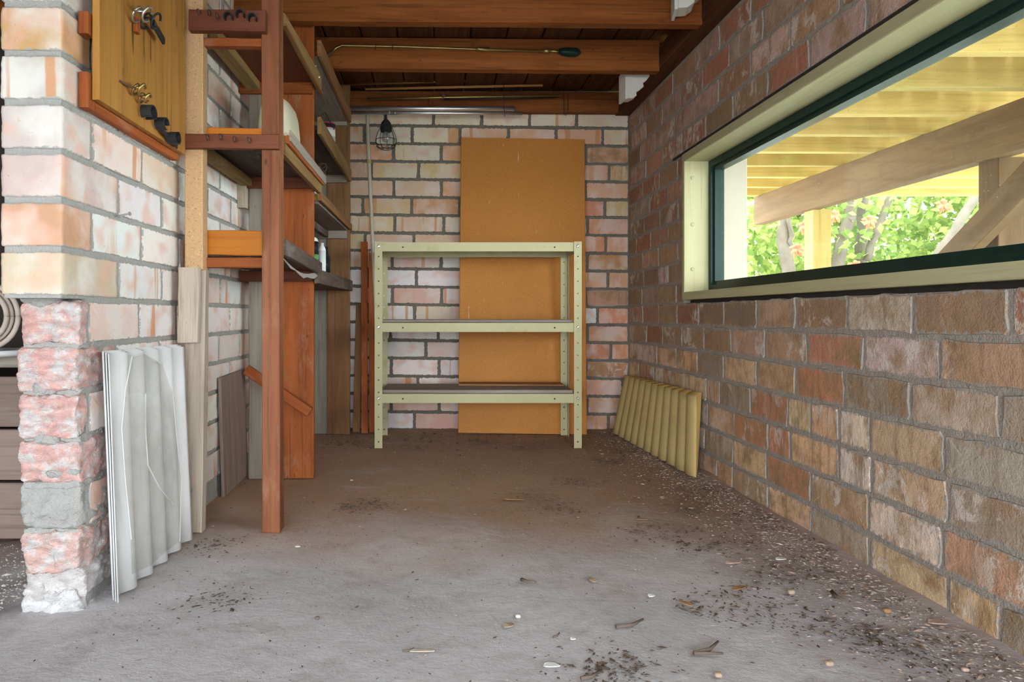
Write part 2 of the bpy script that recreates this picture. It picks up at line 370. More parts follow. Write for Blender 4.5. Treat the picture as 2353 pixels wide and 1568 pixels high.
def board(name, p0, p1, w, t, mat, parent=None, side=(0, 0, 1), rough=0.0, taper=1.0, bow=0.0):
    """a sawn timber from p0 to p1 (ends of its axis); w is measured along `side`, t across; grain follows its length"""
    p0, p1 = Vector(p0), Vector(p1); L = (p1 - p0).length; ax = (p1 - p0).normalized(); sd = Vector(side)
    sd = (sd - ax * sd.dot(ax)).normalized(); th = ax.cross(sd)
    rd = random.Random(hash((round(L, 4), round(w, 4), round(p0.x, 3), round(p0.z, 3), round(p0.y, 3))) & 0xffff)
    nseg = 5 if (rough or bow) else 1; b = min(0.0022, w * .12, t * .2)
    prof = [(-w/2 + b, -t/2), (w/2 - b, -t/2), (w/2, -t/2 + b), (w/2, t/2 - b), (w/2 - b, t/2), (-w/2 + b, t/2), (-w/2, t/2 - b), (-w/2, -t/2 + b)]
    vs, fs = [], []
    for i in range(nseg + 1):
        k = i / nseg; tp = 1 + (taper - 1) * k
        for (a, c) in prof:
            j = rough
            vs.append((L * (k - .5) + (rd.uniform(-j, j) if i in (0, nseg) else 0), c + rd.uniform(-j, j) * .5, a * tp + bow * 4 * k * (1 - k) + rd.uniform(-j, j)))
    for i in range(nseg):
        for k in range(8): fs.append((i*8 + k, i*8 + (k+1) % 8, (i+1)*8 + (k+1) % 8, (i+1)*8 + k))
    fs += [tuple(reversed(range(8))), tuple(range(nseg*8, nseg*8 + 8))]
    mm = MB().add(vs, fs); o = mm.build(name, mat)
    R = Matrix((( ax.x, -th.x, sd.x), (ax.y, -th.y, sd.y), (ax.z, -th.z, sd.z))).to_4x4()
    o.matrix_basis = Matrix.Translation((p0 + p1) / 2) @ R
    if parent is not None: under(o, parent)
    return o

def rough_box(sx, sy, sz, n=6, r=0.006, amp=0.004, seed=0, freq=30):
    """a worn block: rounded arrises and an uneven surface, centred on its origin"""
    vs, idx, fs = [], {}, []
    hx, hy, hz = sx/2, sy/2, sz/2
    def vid(i, j, k):
        if (i, j, k) in idx: return idx[(i, j, k)]
        p = Vector((hx*(2*i/n - 1), hy*(2*j/n - 1), hz*(2*k/n - 1)))
        q = Vector((max(-hx + r, min(hx - r, p.x)), max(-hy + r, min(hy - r, p.y)), max(-hz + r, min(hz - r, p.z))))
        dd = p - q
        if dd.length > r: p = q + dd.normalized() * r
        sv = Vector((seed*7.3, seed*3.1, seed*5.7)); nn = noise.noise_vector(p * freq + sv)
        if n > 16: nn = nn * .75 + noise.noise_vector(p * freq * 2.7 + sv) * .42 + noise.noise_vector(p * freq * 6 + sv) * .2
        p = p + nn * amp
        idx[(i, j, k)] = len(vs); vs.append(p); return idx[(i, j, k)]
    for a in range(n):
        for b in range(n):
            fs.append((vid(0,a,b), vid(0,a,b+1), vid(0,a+1,b+1), vid(0,a+1,b))); fs.append((vid(n,a,b), vid(n,a+1,b), vid(n,a+1,b+1), vid(n,a,b+1)))
            fs.append((vid(a,0,b), vid(a+1,0,b), vid(a+1,0,b+1), vid(a,0,b+1))); fs.append((vid(a,n,b), vid(a,n,b+1), vid(a+1,n,b+1), vid(a+1,n,b)))
            fs.append((vid(a,b,0), vid(a,b+1,0), vid(a+1,b+1,0), vid(a+1,b,0))); fs.append((vid(a,b,n), vid(a+1,b,n), vid(a+1,b+1,n), vid(a,b+1,n)))
    return mesh_of(vs, fs, 'block')

def brick_mesh(seed, wob):
    """220 x 76 face at y=0 looking along -y, 60 deep, chipped outline"""
    rd = random.Random(seed); hx, hz = 0.11, 0.038; pts = []
    def pr(x, z): pts.append((x, z))
    for i in range(6): pr(-hx + 2*hx*(i + .12)/5.24, -hz)
    for i in range(3): pr(hx, -hz + 2*hz*(i + .25)/2.5)
    for i in range(6): pr(hx - 2*hx*(i + .12)/5.24, hz)
    for i in range(3): pr(-hx, hz - 2*hz*(i + .25)/2.5)
    n_ = len(pts); out = [(x + rd.uniform(-wob, wob) * .8, z + rd.uniform(-wob, wob)) for x, z in pts]
    if rd.random() < .35:
        k = rd.randrange(n_); x, z = out[k]; out[k] = (x * .95, z * .86)
    vs = [(x, .06, z) for x, z in pts] + [(x, .0025 + rd.uniform(0, .0015), z) for x, z in out] + [(x * .992, rd.uniform(-.001, .0012), z * .97) for x, z in out]
    c = len(vs); vs += [(-.06, rd.uniform(-.001, .001), 0), (.06, rd.uniform(-.001, .001), 0)]
    fs = []
    for i in range(n_):
        j = (i + 1) % n_; fs += [(i, j, n_ + j, n_ + i), (n_ + i, n_ + j, 2*n_ + j, 2*n_ + i)]
        xm = (out[i][0] + out[j][0]) / 2; a = c if xm < 0 else c + 1
        if (out[i][0] < 0) != (out[j][0] < 0):
            fs.append((2*n_ + i, 2*n_ + j, c + 1 if out[j][0] >= 0 else c)); fs.append((2*n_ + i, c + 1 if out[j][0] >= 0 else c, c if out[j][0] >= 0 else c + 1))
        else: fs.append((2*n_ + i, 2*n_ + j, a))
    me = mesh_of(vs, fs, 'brick')
    bm = bmesh.new(); bm.from_mesh(me); bmesh.ops.recalc_face_normals(bm, faces=bm.faces); bm.to_mesh(me); bm.free()
    return me
PALE = [brick_mesh(i, .0022) for i in range(14)]; REDB = [brick_mesh(100 + i, .0038) for i in range(16)]
PALEB = [brick_mesh(40 + i, .0022) for i in range(14)]
for me in PALEB: me.materials.append(M['pale_b'])
for me in PALE: me.materials.append(M['pale'])
for me in REDB: me.materials.append(M['red'])

def lay_brick(parent, meshes, pos, rz, length, height, colr, tilt=0.0, rd=random):
    me = rd.choice(meshes); o = bpy.data.objects.new('brick', me); COL.objects.link(o)
    fl = rd.choice((1, -1))
    o.location = pos; o.rotation_euler = (0, tilt, rz); o.scale = (length / .22 * fl, 1, height / .076 * rd.choice((1, -1)))
    o.color = (*colr, 1); o.parent = parent
    return o

def vary(c, rd, k=.1):
    s = 1 + rd.uniform(-k, k); return tuple(max(0, min(1, v * s * (1 + rd.uniform(-.04, .04)))) for v in c)

BL, BR, BY = -0.657, 0.925, 3.45                     # brick faces: left wall x, right wall x, back wall y

# ------------------------------------------------------------------ floor and surroundings
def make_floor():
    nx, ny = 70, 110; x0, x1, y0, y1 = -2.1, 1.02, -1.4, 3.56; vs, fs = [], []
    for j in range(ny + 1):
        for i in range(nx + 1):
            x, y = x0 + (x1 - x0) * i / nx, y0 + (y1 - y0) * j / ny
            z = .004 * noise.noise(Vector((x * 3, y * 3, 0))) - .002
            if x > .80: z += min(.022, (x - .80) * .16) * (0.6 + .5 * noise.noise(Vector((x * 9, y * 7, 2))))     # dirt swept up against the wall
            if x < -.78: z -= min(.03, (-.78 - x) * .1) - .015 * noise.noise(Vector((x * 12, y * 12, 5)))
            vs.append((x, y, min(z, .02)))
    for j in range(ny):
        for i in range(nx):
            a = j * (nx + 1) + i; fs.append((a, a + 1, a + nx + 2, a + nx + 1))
    o = link('floor', mesh_of(vs, fs), M['floor'], smooth=True); return tag(o, 'dusty grey concrete floor with brown earth and painted warm bounce further in', kind='structure')
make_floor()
o = MB().add([(-12, -12, -.06), (16, -12, -.06), (16, 16, -.06), (-12, 16, -.06)], [(0, 1, 2, 3)]).build('ground', M['ground']); tag(o, 'open ground around the store', kind='structure')

# ------------------------------------------------------------------ back wall
PAL_L = [((.78, .76, .71), 6), ((.76, .68, .64), 5), ((.74, .56, .49), 3), ((.70, .44, .34), 1), ((.72, .58, .42), 1)]
PAL_B = [((.68, .58, .40), 5), ((.68, .48, .33), 4), ((.64, .38, .25), 4), ((.60, .31, .17), 2), ((.64, .47, .25), 2)]  # tan of the upper courses also holds warm light bounced off timber
PAL_BR = [((.58, .26, .15), 5), ((.60, .34, .22), 4), ((.60, .43, .20), 2), ((.46, .25, .11), 2)]
def pick(pal, rd):
    t = rd.uniform(0, sum(w for _, w in pal))
    for c, w in pal:
        t -= w
        if t <= 0: return vary(c, rd)
    return vary(pal[-1][0], rd)

wb = MB().box(-1.65, 1.035, BY + .005, BY + .2, -.06, 1.70).build('wall_back', M['mort_b']); tag(wb, 'back wall of pale pink and orange bricks in dark mortar', kind='structure')
S = BY / F; rd = random.Random(21)
rowsb = [[885.6, 996, 1107, 1217, 1325], [837, 947, 1057, 1168, 1278, 1385], [904, 1014, 1125, 1236, 1346], [853, 962, 1072, 1181, 1290, 1400],
         [905, 1014, 1125, 1236, 1345], [834, 946, 1056, 1167, 1278, 1390], [907, 1020, 1130, 1240, 1350], [839, 951, 1061, 1171, 1282, 1392],
         [901, 1014, 1125, 1237, 1349], [847, 957, 1067, 1177, 1287, 1397], [902, 1015, 1125, 1236, 1346], [843, 953, 1063, 1173, 1283, 1373],
         [897, 1007, 1117, 1228, 1349], [870, 979, 1090, 1200, 1310, 1404], [899, 1009, 1119, 1230, 1347], [850, 960, 1070, 1190, 1310, 1432],
         [899, 1009, 1119, 1230, 1349], [842, 952, 1062, 1173, 1285, 1398]]
TILT = .012
for r, js in enumerate(rowsb):
    yb = 290 + 41.1 * r; zc = H + (CY - (yb - 20.5)) * S
    ed = list(js)
    while ed[0] > 700: ed.insert(0, ed[0] - 110)
    ed.append(1446)
    for a, b in zip(ed, ed[1:]):
        x0, x1 = max((a - CX) * S, -.76), (b - CX) * S
        if x1 - x0 < .02: continue
        xm = (x0 + x1) / 2
        px = (a + b) / 2
        pal = PAL_BR if px > 1330 and r > 1 else PAL_B if r < 8 else PAL_L
        lay_brick(wb, PALEB if px < 1330 else PALEB + REDB[:2], (xm, BY + rd.uniform(-.001, .0015), zc - xm * TILT), 0, x1 - x0 - .010 - rd.uniform(0, .003), .0755 + rd.uniform(-.002, .001), pick(pal, rd), TILT, rd)

# ------------------------------------------------------------------ left wall and its broken end
wl = MB().box(-.760, BL - .0035, 1.2635, BY + .005, .5755, 1.62).box(-.752, BL - .0035, 1.352, BY + .005, -.03, .5755).build('wall_left', M['mort_l']); tag(wl, 'single brick partition of whitish pink bricks with a ragged end', kind='structure')
rd = random.Random(5); RZL = math.pi / 2
def pier(seed, y0, y1, z0, z1, colr, mat='pale', amp=.0022, x0=-.764, x1=-.656, n=18, r=.0035, freq=34):
    me = rough_box(x1 - x0, y1 - y0, z1 - z0, n, r, amp, seed, freq); me.materials.append(M[mat])
    for p in me.polygons: p.use_smooth = True
    o = bpy.data.objects.new('brick', me); COL.objects.link(o); o.location = ((x0 + x1) / 2, (y0 + y1) / 2, (z0 + z1) / 2); o.color = (*colr, 1); o.parent = wl; return o
ENDC = {0: (.56, .46, .33), 1: (.54, .31, .19), 2: (.55, .42, .385), 3: (.56, .47, .43), 4: (.57, .52, .46), 5: (.55, .33, .15), 6: (.58, .55, .50)}
for r in range(-7, 12):
    z0 = .5755 + .086 * r + .005; z1 = z0 + .076
    if z1 > 1.62: break
    half = r % 2 == 1
    if r >= 0:
        e = 1.26 + (.104 if half else .219); pier(r + 3, 1.258, e, z0, z1, ENDC.get(r, vary((.74, .68, .62), rd)))
        y = e + .011
    else:
        y = 1.362 if half else 1.478
        if r >= -4:
            pier(r + 50, 1.312 + .004 * (r % 3), y - .011, z0 - .001, z1 + .001, (.72, .42, .37), 'rough', .008, -.768 + .004 * (r % 2), -.657, 22, .006, 30)
    if r == -7: continue
    if r <= -5: y = 1.362 if half else 1.478
    while y < BY - .03:
        e = min(y + .2205, BY - .004); zz = max(z0, .004)
        ln = e - y
        if ln > .03:
            dark = y > 2.2
            lay_brick(wl, PALE, (BL + rd.uniform(-.001, .001), (y + e) / 2, (zz + z1) / 2), RZL, ln, z1 - zz, pick(PAL_L, rd), 0, rd)
        y = e + .0105
# lowest courses of the end: mortar-caked, then pink rubble, then a whitewashed stub
pier(71, 1.325, 1.47, .150, .234, (.34, .32, .30), 'mort_l', .012, -.768, -.659, 22, .010, 26)
pier(72, 1.318, 1.47, .072, .148, (.70, .44, .38), 'rough', .011, -.762, -.657, 22, .008, 30)
pier(73, 1.33, 1.47, .020, .076, (.66, .60, .58), 'rough', .012, -.765, -.654, 22, .010, 24)
pier(74, 1.325, 1.42, -.02, .034, (.74, .72, .72), 'rough', .012, -.764, -.662, 22, .008, 30)
for k, (px, py, w) in enumerate(((108, 893, .046), (112, 1002, .052), (100, 690, .075), (150, 1090, .06))):
    p = P(px, py, 1.329); me = rough_box(w, .03, .030 if k < 2 else .018, 18, .012, .007, k + 5, 34); me.materials.append(M['mort_l'])
    o = bpy.data.objects.new('mortar_lump', me); COL.objects.link(o); o.location = p; o.parent = wl
for k in range(-5, 0):
    z = .5755 + .086 * k; me = rough_box(.104, .10, .014, 18, .004, .005, k + 40, 40); me.materials.append(M['mort_l']); o = bpy.data.objects.new('mortar_bed', me); COL.objects.link(o); o.location = (-.711, 1.374, z); o.parent = wl
# nail in the wall
nl = MB().tube([(BL - .02, 1.484, .747), (BL + .028, 1.470, .753)], .0022, 8).tube([(BL + .028, 1.470, .753), (BL + .030, 1.4695, .7533)], .0045, 8).build('nail', M['steel'], wl)

# ------------------------------------------------------------------ right wall with its window opening
WZ0, WZ1, WY1 = .602, 1.143, 2.672
w = MB().box(BR + .005, 1.04, -1.4, .3, -.06, 1.506).box(BR + .0016, 1.04, .3, BY + .005, -.06, .588).box(BR + .0016, 1.04, WY1 + .012, BY + .005, .588, 1.152).box(BR + .0016, 1.04, .3, BY + .005, 1.152, 1.506)
wr = w.build('wall_right', M['mort_r']); tag(wr, 'weathered red brick wall around the long window', kind='structure')
rd = random.Random(11)
PAL_R = [((.44, .20, .13), 4), ((.42, .26, .17), 4), ((.52, .32, .22), 3), ((.37, .25, .16), 4), ((.58, .45, .37), 2)]
PAL_RU = [((.48, .20, .13), 4), ((.46, .26, .17), 3), ((.58, .39, .32), 3), ((.34, .23, .13), 3)]
PAL_RL = [((.72, .49, .30), 5), ((.66, .40, .24), 3), ((.46, .36, .27), 4), ((.74, .59, .46), 3), ((.56, .24, .13), 1)]
def red_row(z0, z1, ya, yb, off, pal, cut=False, depth=0.0):
    y = ya - off
    while y < yb - .01:
        ln = .2205 + rd.uniform(-.012, .008)
        if cut and rd.random() < .3: ln *= .5
        a, e = max(y, ya), min(y + ln, yb)
        if e - a > .025:
            lay_brick(wr, REDB, (BR + depth + rd.uniform(-.0025, .0003), (a + e) / 2, (z0 + z1) / 2), -RZL, e - a, z1 - z0, vary(pick(pal, rd), rd, .22), rd.uniform(-.008, .008), rd)
        y += ln + rd.uniform(.009, .014)
BASE = [.116, .0, .10, .015, .105, .02, .1]
for k in range(7):                                   # under the window
    z1 = .588 - .086 * k; z0 = max(z1 - .077, .004)
    red_row(z0, z1, 0.728 if False else .32, BY - .004, (.231 - (1.183 - .32) % .231 + (.115 if k % 2 else 0)) % .231, PAL_R if k < 2 else PAL_RL, k >= 3)
for k in range(7):                                   # beside the window
    z0 = .593 + .0796 * k
    red_row(z0, z0 + .0715, WY1 + .016, BY - .004, (.05 if k % 2 else .16), PAL_R, k % 3 == 1)
for k in range(4):                                   # above it
    z0 = 1.156 + .0865 * k
    red_row(z0, z0 + .078, .32, BY - .004, (.03 if k % 2 else .145), PAL_RU)
MB().box(BR - .004, BR + .03, .3, 2.80, 1.1475, 1.1555).build('lintel_flashing', M['black'], wr)
MB().box(BR + .02, 1.03, .3, WY1, .5885, .6015).build('sill_gap', M['black'], wr)

# window: pale lining boards, dark green sash, one long pane
wn = bpy.data.objects.new('window_1', None); COL.objects.link(wn); wn.location = (BR, 1.5, WZ0); tag(wn, 'long window with pale timber lining and dark green frame', kind='structure')
XI, XO = .913, 1.003
board('head_lining', ((XI + 1.05) / 2, .3, 1.128), ((XI + 1.05) / 2, WY1, 1.128), 1.05 - XI, .030, M['lining'], wn, (1, 0, 0))
board('jamb_lining', ((XI + 1.05) / 2, WY1 - .012, .602), ((XI + 1.05) / 2, WY1 - .012, 1.113), 1.05 - XI, .024, M['lining'], wn, (1, 0, 0))
board('sill_board', ((XI + 1.05) / 2, .3, .6165), ((XI + 1.05) / 2, WY1 - .024, .6165), 1.05 - XI, .029, M['lining'], wn, (1, 0, 0))
sash = MB()
YJ = WY1 - .024
for (x0, x1, ins) in ((XO, 1.030, .0), (1.012, 1.046, .014)):
    b = .024 + ins
    sash.box(x0, x1, .3, YJ, .6315, .6315 + b).box(x0, x1, .3, YJ, 1.1125 - b, 1.1125).box(x0, x1, YJ - b, YJ, .6315 + b, 1.1125 - b)
sash = sash.build('sash', M['green'], wn)
MB().box(1.022, 1.026, .3, YJ - .036, .667, 1.077).build('pane', M['glass'], wn)
for z in (1.052, .880, .715):
    o = MB().lathe([(.0075, 0), (.0075, .002), (.004, .0035), (.0, .0035)], 14).build('screw', M['lining'])
    o.matrix_basis = Matrix.Translation((.945, WY1 - .0241, z)) @ Matrix.Rotation(math.pi / 2, 4, 'X'); under(o, wn)

# ------------------------------------------------------------------ ceiling: boards on joists
JB, JT = 1.502, 1.622
cl = MB().box(-2.1, 1.10, -1.4, 3.65, JT + .02, JT + .05).build('ceiling', M['dim']); tag(cl, 'dark timber boards overhead on red-brown joists', kind='structure')
for k in range(19):
    x = -1.62 + .14 * k
    board('floorboard', (x, -1.4, JT + .011), (x, 3.46, JT + .011), .134, .018, M['dim'], cl, (1, 0, 0))
for y in (-.9, -.45, .0, .45, .9, 1.35, 1.90, 2.352, 2.797, 3.30):
    if y < 3:
        z = JB + (JT - JB) / 2
        board('joist', (-1.7, y, z + .012), (.862, y, z - .012), JT - JB, .045, M['joist'], cl, (0, 0, 1), .001)
board('joist', (-.9, 3.415, 1.545), (.90, 3.415, 1.535), .060, .045, M['joist'], cl, (0, 0, 1), .001)
board('joist', (-.9, 3.418, 1.593), (.90, 3.418, 1.583), .034, .05, M['joist'], cl, (0, 0, 1), .001)
board('wall_plate', (.905, -1.4, 1.545), (.905, BY, 1.545), .09, .082, M['dim'], cl, (1, 0, 0), .001)
board('light_cut_beam', (-2.05, -1.40, 1.40), (1.0, -1.40, 1.40), .45, .07, M['joist'], cl)  # unseen beam added at the opening to cut daylight from the front
for y0, y1 in ((1.93, 2.325), (2.38, 2.77), (2.83, 3.38)):
    board('blocking', (.92, y0, 1.604), (.92, y1, 1.604), .034, .05, M['joist'], cl, (0, 0, 1))

# ------------------------------------------------------------------ the dark bay beyond the partition
def far_bay():
    o = MB().box(-2.1, -2.0, -1.4, 3.5, -.06, 1.65).build('wall_far_bay', M['mort_b']); tag(o, 'dim brick side wall of the neighbouring bay', kind='structure')
    o = MB().box(-2.0, -.77, 2.35, 2.40, -.06, 1.63).build('wall_added_dark', M['black']); tag(o, 'dark wall added behind the plank bench to keep the bay black', kind='structure')  # plain dark sheet added so the bay reads as deep shade
    b = thing('plank_bench', (-1.15, 1.8, 0), 'low brown bench faced with wide planks beyond the broken brick pier', 'bench')
    d = 1.76
    for i, (za, zb) in enumerate(((.0, .136), (.143, .266), (.273, .395))):
        board('front_plank', (-1.75, d, (za + zb) / 2), (-.79, d, (za + zb) / 2), zb - za, .022, M['bench'], b)
    board('bench_top', (-1.75, d + .2, .433), (-.785, d + .2, .433), .46, .028, M['greywood'], b, (0, 1, 0))
    for x in (-1.7, -.85): board('leg', (x, d + .05, 0), (x, d + .05, .415), .06, .05, M['black'], b, (1, 0, 0))
    hs = thing('hose_coil', (-1.09, 1.72, .447), 'pale coiled hose lying upright on the plank bench', 'hose')
    m = MB()
    for q, (rr, dy) in enumerate(((.062, .0), (.076, .004), (.052, .012), (.069, .016), (.058, -.012))):
        pts = [(-1.080 + rr * math.cos(a), 1.70 + dy + .02, .543 + rr * math.sin(a)) for a in [2 * math.pi * i / 30 for i in range(31)]]
        m.tube(pts, .0065, 8)
    m.build('hose_loop', M['hose'], hs, True)
    t = MB().lathe([(.095, 0), (.12, .004), (.125, .016), (.12, .014), (.10, .006), (.0, .006)], 32, (-1.09, 1.72, .4475)).build('plate', M['pvc'], None, True); tag(t, 'shallow pale dish under the coiled hose', 'dish')
far_bay()

# ------------------------------------------------------------------ timber shelving along the partition
rack = thing('timber_shelving', (-.53, 1.8, 0), 'tall home-made shelving of red and orange timber against the brick partition', 'shelving')
D1, D2, D3 = 1.81, 2.41, 3.30
def rb(name, p0, p1, w, t, mat, side=(0, 0, 1), rough=.0008, **k): return board(name, p0, p1, w, t, M[mat], rack, side, rough, **k)
# front frame
rb('post', (-.609, D1 + .01, .66), (-.609, D1 + .01, 1.60), .045, .040, 'post', (1, 0, 0))
rb('post', (-.614, D1 + .005, .0), (-.606, D1 + .012, .66), .050, .035, 'weathered', (1, 0, 0), .0015)
rb('splice_block', (-.616, D1 - .024, .478), (-.614, D1 - .024, .664), .050, .022, 'weathered', (1, 0, 0), .0015)
rb('post', (-.415, D1 + .015, .0), (-.418, D1 + .015, 1.60), .045, .050, 'redpost', (1, 0, 0), .0012)
rail_a = rb('hook_rail', (-.613, D1 - .022, 1.277), (-.424, D1 - .022, 1.275), .052, .024, 'darkred')
rb('rail', (-.585, D1 + .012, 1.235), (-.44, D1 + .012, 1.233), .020, .030, 'redwood')
rail_b = rb('hook_rail', (-.637, D1 - .022, .978), (-.391, D1 - .022, .976), .035, .024, 'darkred')
rb('rail', (-.640, D1 + .045, 1.010), (-.44, D1 + .045, 1.006), .040, .020, 'orange')
rb('rail', (-.640, D1 + .045, .732), (-.44, D1 + .045, .730), .064, .020, 'orange', bow=.001)
rb('rail', (-.640, D1 + .035, .680), (-.44, D1 + .035, .680), .026, .030, 'redwood')
# second frame: wide red board, grey plank
rb('upright_board', (-.464, D2, .0), (-.464, D2, 1.60), .106, .022, 'redwood', (1, 0, 0), .0012)
rb('upright_board', (-.602, D2 - .002, .0), (-.602, D2, 1.40), .050, .022, 'greywood', (1, 0, 0), .0012)
for z, mt in ((1.300, 'redwood'), (.985, 'darkred'), (.675, 'darkred')):
    rb('cross_rail', (-.652, D2 - .024, z), (-.412, D2 - .024, z), .036, .022, mt)
rb('diagonal_brace', (-.628, D2 - .040, .366), (-.418, D2 - .040, .225), .032, .018, 'redwood')
rb('block', (-.643, D2 - .03, .90), (-.643, D2 - .03, .98), .030, .03, 'weathered', (1, 0, 0))
# third frame at the end wall
rb('upright_board', (-.531, D3 + .01, .0), (-.531, D3 + .01, 1.49), .060, .020, 'greywood', (1, 0, 0))
rb('upright_board', (-.449, D3, .0), (-.449, D3, 1.60), .104, .022, 'brown', (1, 0, 0))
for z in (1.430, 1.170, .915):
    rb('cross_rail', (-.565, D3 - .026, z), (-.408, D3 - .026, z), .040, .024, 'greywood')
# shelves between first and second frame
def shelf(z, y0, y1, mat, t=.014, x0=-.645, x1=-.405): rb('shelf_board', ((x0 + x1) / 2, y0, z), ((x0 + x1) / 2, y1, z), x1 - x0, t, mat, (1, 0, 0), .0006)
shelf(1.326, D1 + .04, D2 + .05, 'darkred'); shelf(.985 + .025, D1 + .058, D2 - .013, 'blackwood'); shelf(.705, D1 + .058, D2 + .0, 'blackwood')
rb('batten', (-.606, D1 + .045, 1.305), (-.606, D2 - .04, 1.305), .045, .026, 'yellowwood', (1, 0, 0))
rb('batten', (-.626, D1 + .06, .985), (-.626, D2 - .04, .985), .035, .026, 'yellowwood', (1, 0, 0))
rb('edge_batten', (-.398, D1 + .045, 1.312), (-.398, D2 + .03, 1.332), .030, .014, 'yellowwood', taper=2.0)
rb('edge_batten', (-.392, D1 + .045, 1.296), (-.392, D2 + .04, 1.300), .006, .010, 'brown')
rb('edge_batten', (-.398, D1 + .045, .985), (-.398, D2 + .03, .982), .050, .016, 'yellowwood')
rb('edge_batten', (-.385, D1 + .045, 1.000), (-.385, D2 + .035, .998), .022, .009, 'redwood')
rb('edge_batten', (-.3785, D1 + .045, 1.010), (-.3785, D2 + .04, 1.006), .028, .004, 'greywood')
rb('edge_batten', (-.398, D1 + .043, .722), (-.398, D2 + .03, .704), .042, .018, 'blackwood')
# shelves between second and third frame
for z, mt in ((1.432, 'shelfply'), (1.190, 'blackwood'), (.936, 'shelfply'), (.665, 'blackwood')): shelf(z, D2 + .062, D3 - .013, mt, .012, -.60, -.405)
rb('edge_batten', (-.397, D2 + .02, 1.450), (-.397, D3 - .02, 1.452), .055, .014, 'brown')
rb('edge_batten', (-.397, D2 + .02, 1.188), (-.397, D3 - .01, 1.185), .058, .014, 'yellowwood')
rb('edge_batten', (-.397, D2 + .02, .950), (-.397, D3 + .02, .952), .030, .014, 'brown')
rb('edge_batten', (-.397, D2 - .03, .675), (-.397, D3 + .03, .682), .048, .016, 'blackwood')
rb('shelf_bearer', (-.50, D2 + .03, .912), (-.50, D3 - .05, .912), .03, .02, 'blackwood')
# torn paper under the lowest edge batten
v = []; f = []
for i in range(9):
    k = i / 8; y = D1 + .06 + k * .5; z = .694 - .020 * math.sin(k * math.pi) - .012 * k
    v += [(-.402, y, z + .004), (-.392, y, z - .010 - .004 * math.sin(i * 2.1))]
for i in range(8): f.append((2*i, 2*i + 1, 2*i + 3, 2*i + 2))
o = MB().add(v, f).build('torn_paper', M['paper'], rack); s_ = o.modifiers.new('s', 'SOLIDIFY'); s_.thickness = .001
# hooks and rubber tool clips on the rails
def hook(x, z, y, rail, kind='hook'):
    pts = [(x, y + .004, z), (x, y - .012, z), (x + .004, y - .018, z - .006), (x + .003, y - .012, z - .012)]
    MB().tube(pts, .0030, 6).build(kind, M['iron'], rail, True)
def rubber_clip(parent, x, y, z, w=.020, h=.019, face=(0, -1, 0), rot=0.0):
    """an open loop of black rubber strip nailed at its top"""
    m = MB(); a0, n_ = -.15, 14; fx = Vector(face); sx = Vector((0, 0, 1)).cross(fx)
    for j in range(n_):
        a, b = [math.pi * (a0 + (1.3) * q / n_) for q in (j, j + 1)]
        def pt(t, r, dd): return Vector((x, y, z)) + sx * (math.cos(t + rot) * r) + Vector((0, 0, 1)) * (math.sin(t + rot) * r * h / w * 1.2) + fx * dd
        ri, ro = w * .40, w * .52
        m.add([pt(a, ri, .002), pt(a, ro, .002), pt(b, ro, .002), pt(b, ri, .002), pt(a, ri * 1.05, .019), pt(a, ro * 1.08, .019), pt(b, ro * 1.08, .019), pt(b, ri * 1.05, .019)],
              [(0, 1, 2, 3), (4, 7, 6, 5), (0, 4, 5, 1), (1, 5, 6, 2), (2, 6, 7, 3), (3, 7, 4, 0)])
    return m.build('rubber_clip', M['rubber'], parent)
yr = D1 - .034
for px, py in ((458, 27), (482, 29), (500, 36)): p = P(px, py, yr); hook(p.x, p.z, yr, rail_a)
for px, py in ((525, 40), (552, 34), (580, 43)): p = P(px, py, yr - .01); rubber_clip(rail_a, p.x, yr, p.z)
for px, py in ((478, 313), (508, 312), (540, 318), (573, 320)): p = P(px, py, yr); hook(p.x, p.z, yr, rail_b)
MB().tube([(-.545, D1 + .02, 1.32), (-.545, D1 + .02, 1.44)], .0035, 8).build('steel_rod', M['steel'], rack)
# spring clips on the end of the upper shelf
for k in range(4):
    z = 1.372 - .012 * k; y = D2 - .012
    MB().tube([(-.424 + .004*k, y - .012, z), (-.412 + .004*k, y - .016, z + .003), (-.400 + .004*k, y - .012, z)], .0028, 6).build('spring_clip', M['steel'], rack)
# tangle of wire hanging off the shelf edge
pts = [P(742 + 9 * math.cos(a * 1.7) + random.uniform(-2, 2), 388 + 13 * math.sin(a * 1.1) + random.uniform(-2, 2), 2.46) for a in [i * .55 for i in range(26)]]
o = MB().tube(pts, .0013, 5).build('wire_tangle', M['iron']); tag(o, 'small rusty tangle of wire hanging off a shelf edge', 'wire')

# things on the shelving
def tub():
    x0, x1, y0, y1, z0, z1 = -.535, -.432, 2.10, 2.34, 1.018, 1.200
    t = thing('plastic_tub', ((x0 + x1) / 2, (y0 + y1) / 2, z0), 'cream plastic tub with rounded shoulder standing on the timber shelving', 'tub')
    m = MB(); cx, cy = (x0 + x1) / 2, (y0 + y1) / 2; prof = [(1.0, .0), (.985, .05), (.95, .10), (.88, .14), (.76, .168), (.5, .181), (.0, .182)]
    seg = 32; vs, fs = [], []
    for s_, z in prof:
        for k in range(seg):
            a = 2 * math.pi * k / seg; c, sn = math.cos(a), math.sin(a); q = .45
            vs.append((cx + (x1 - x0) / 2 * s_ * math.copysign(abs(c) ** q, c), cy + (y1 - y0) / 2 * s_ * math.copysign(abs(sn) ** q, sn), z0 + z))
    for i in range(len(prof) - 1):
        for k in range(seg): fs.append((i*seg + k, i*seg + (k+1) % seg, (i+1)*seg + (k+1) % seg, (i+1)*seg + k))
    m.add(vs, fs).build('tub_body', M['cream'], t, True)
    MB().box(x0 + .004, x1 - .002, y0 - .004, y0 + .010, z0 + .052, z0 + .062).build('rim', M['cream'], t)
tub()
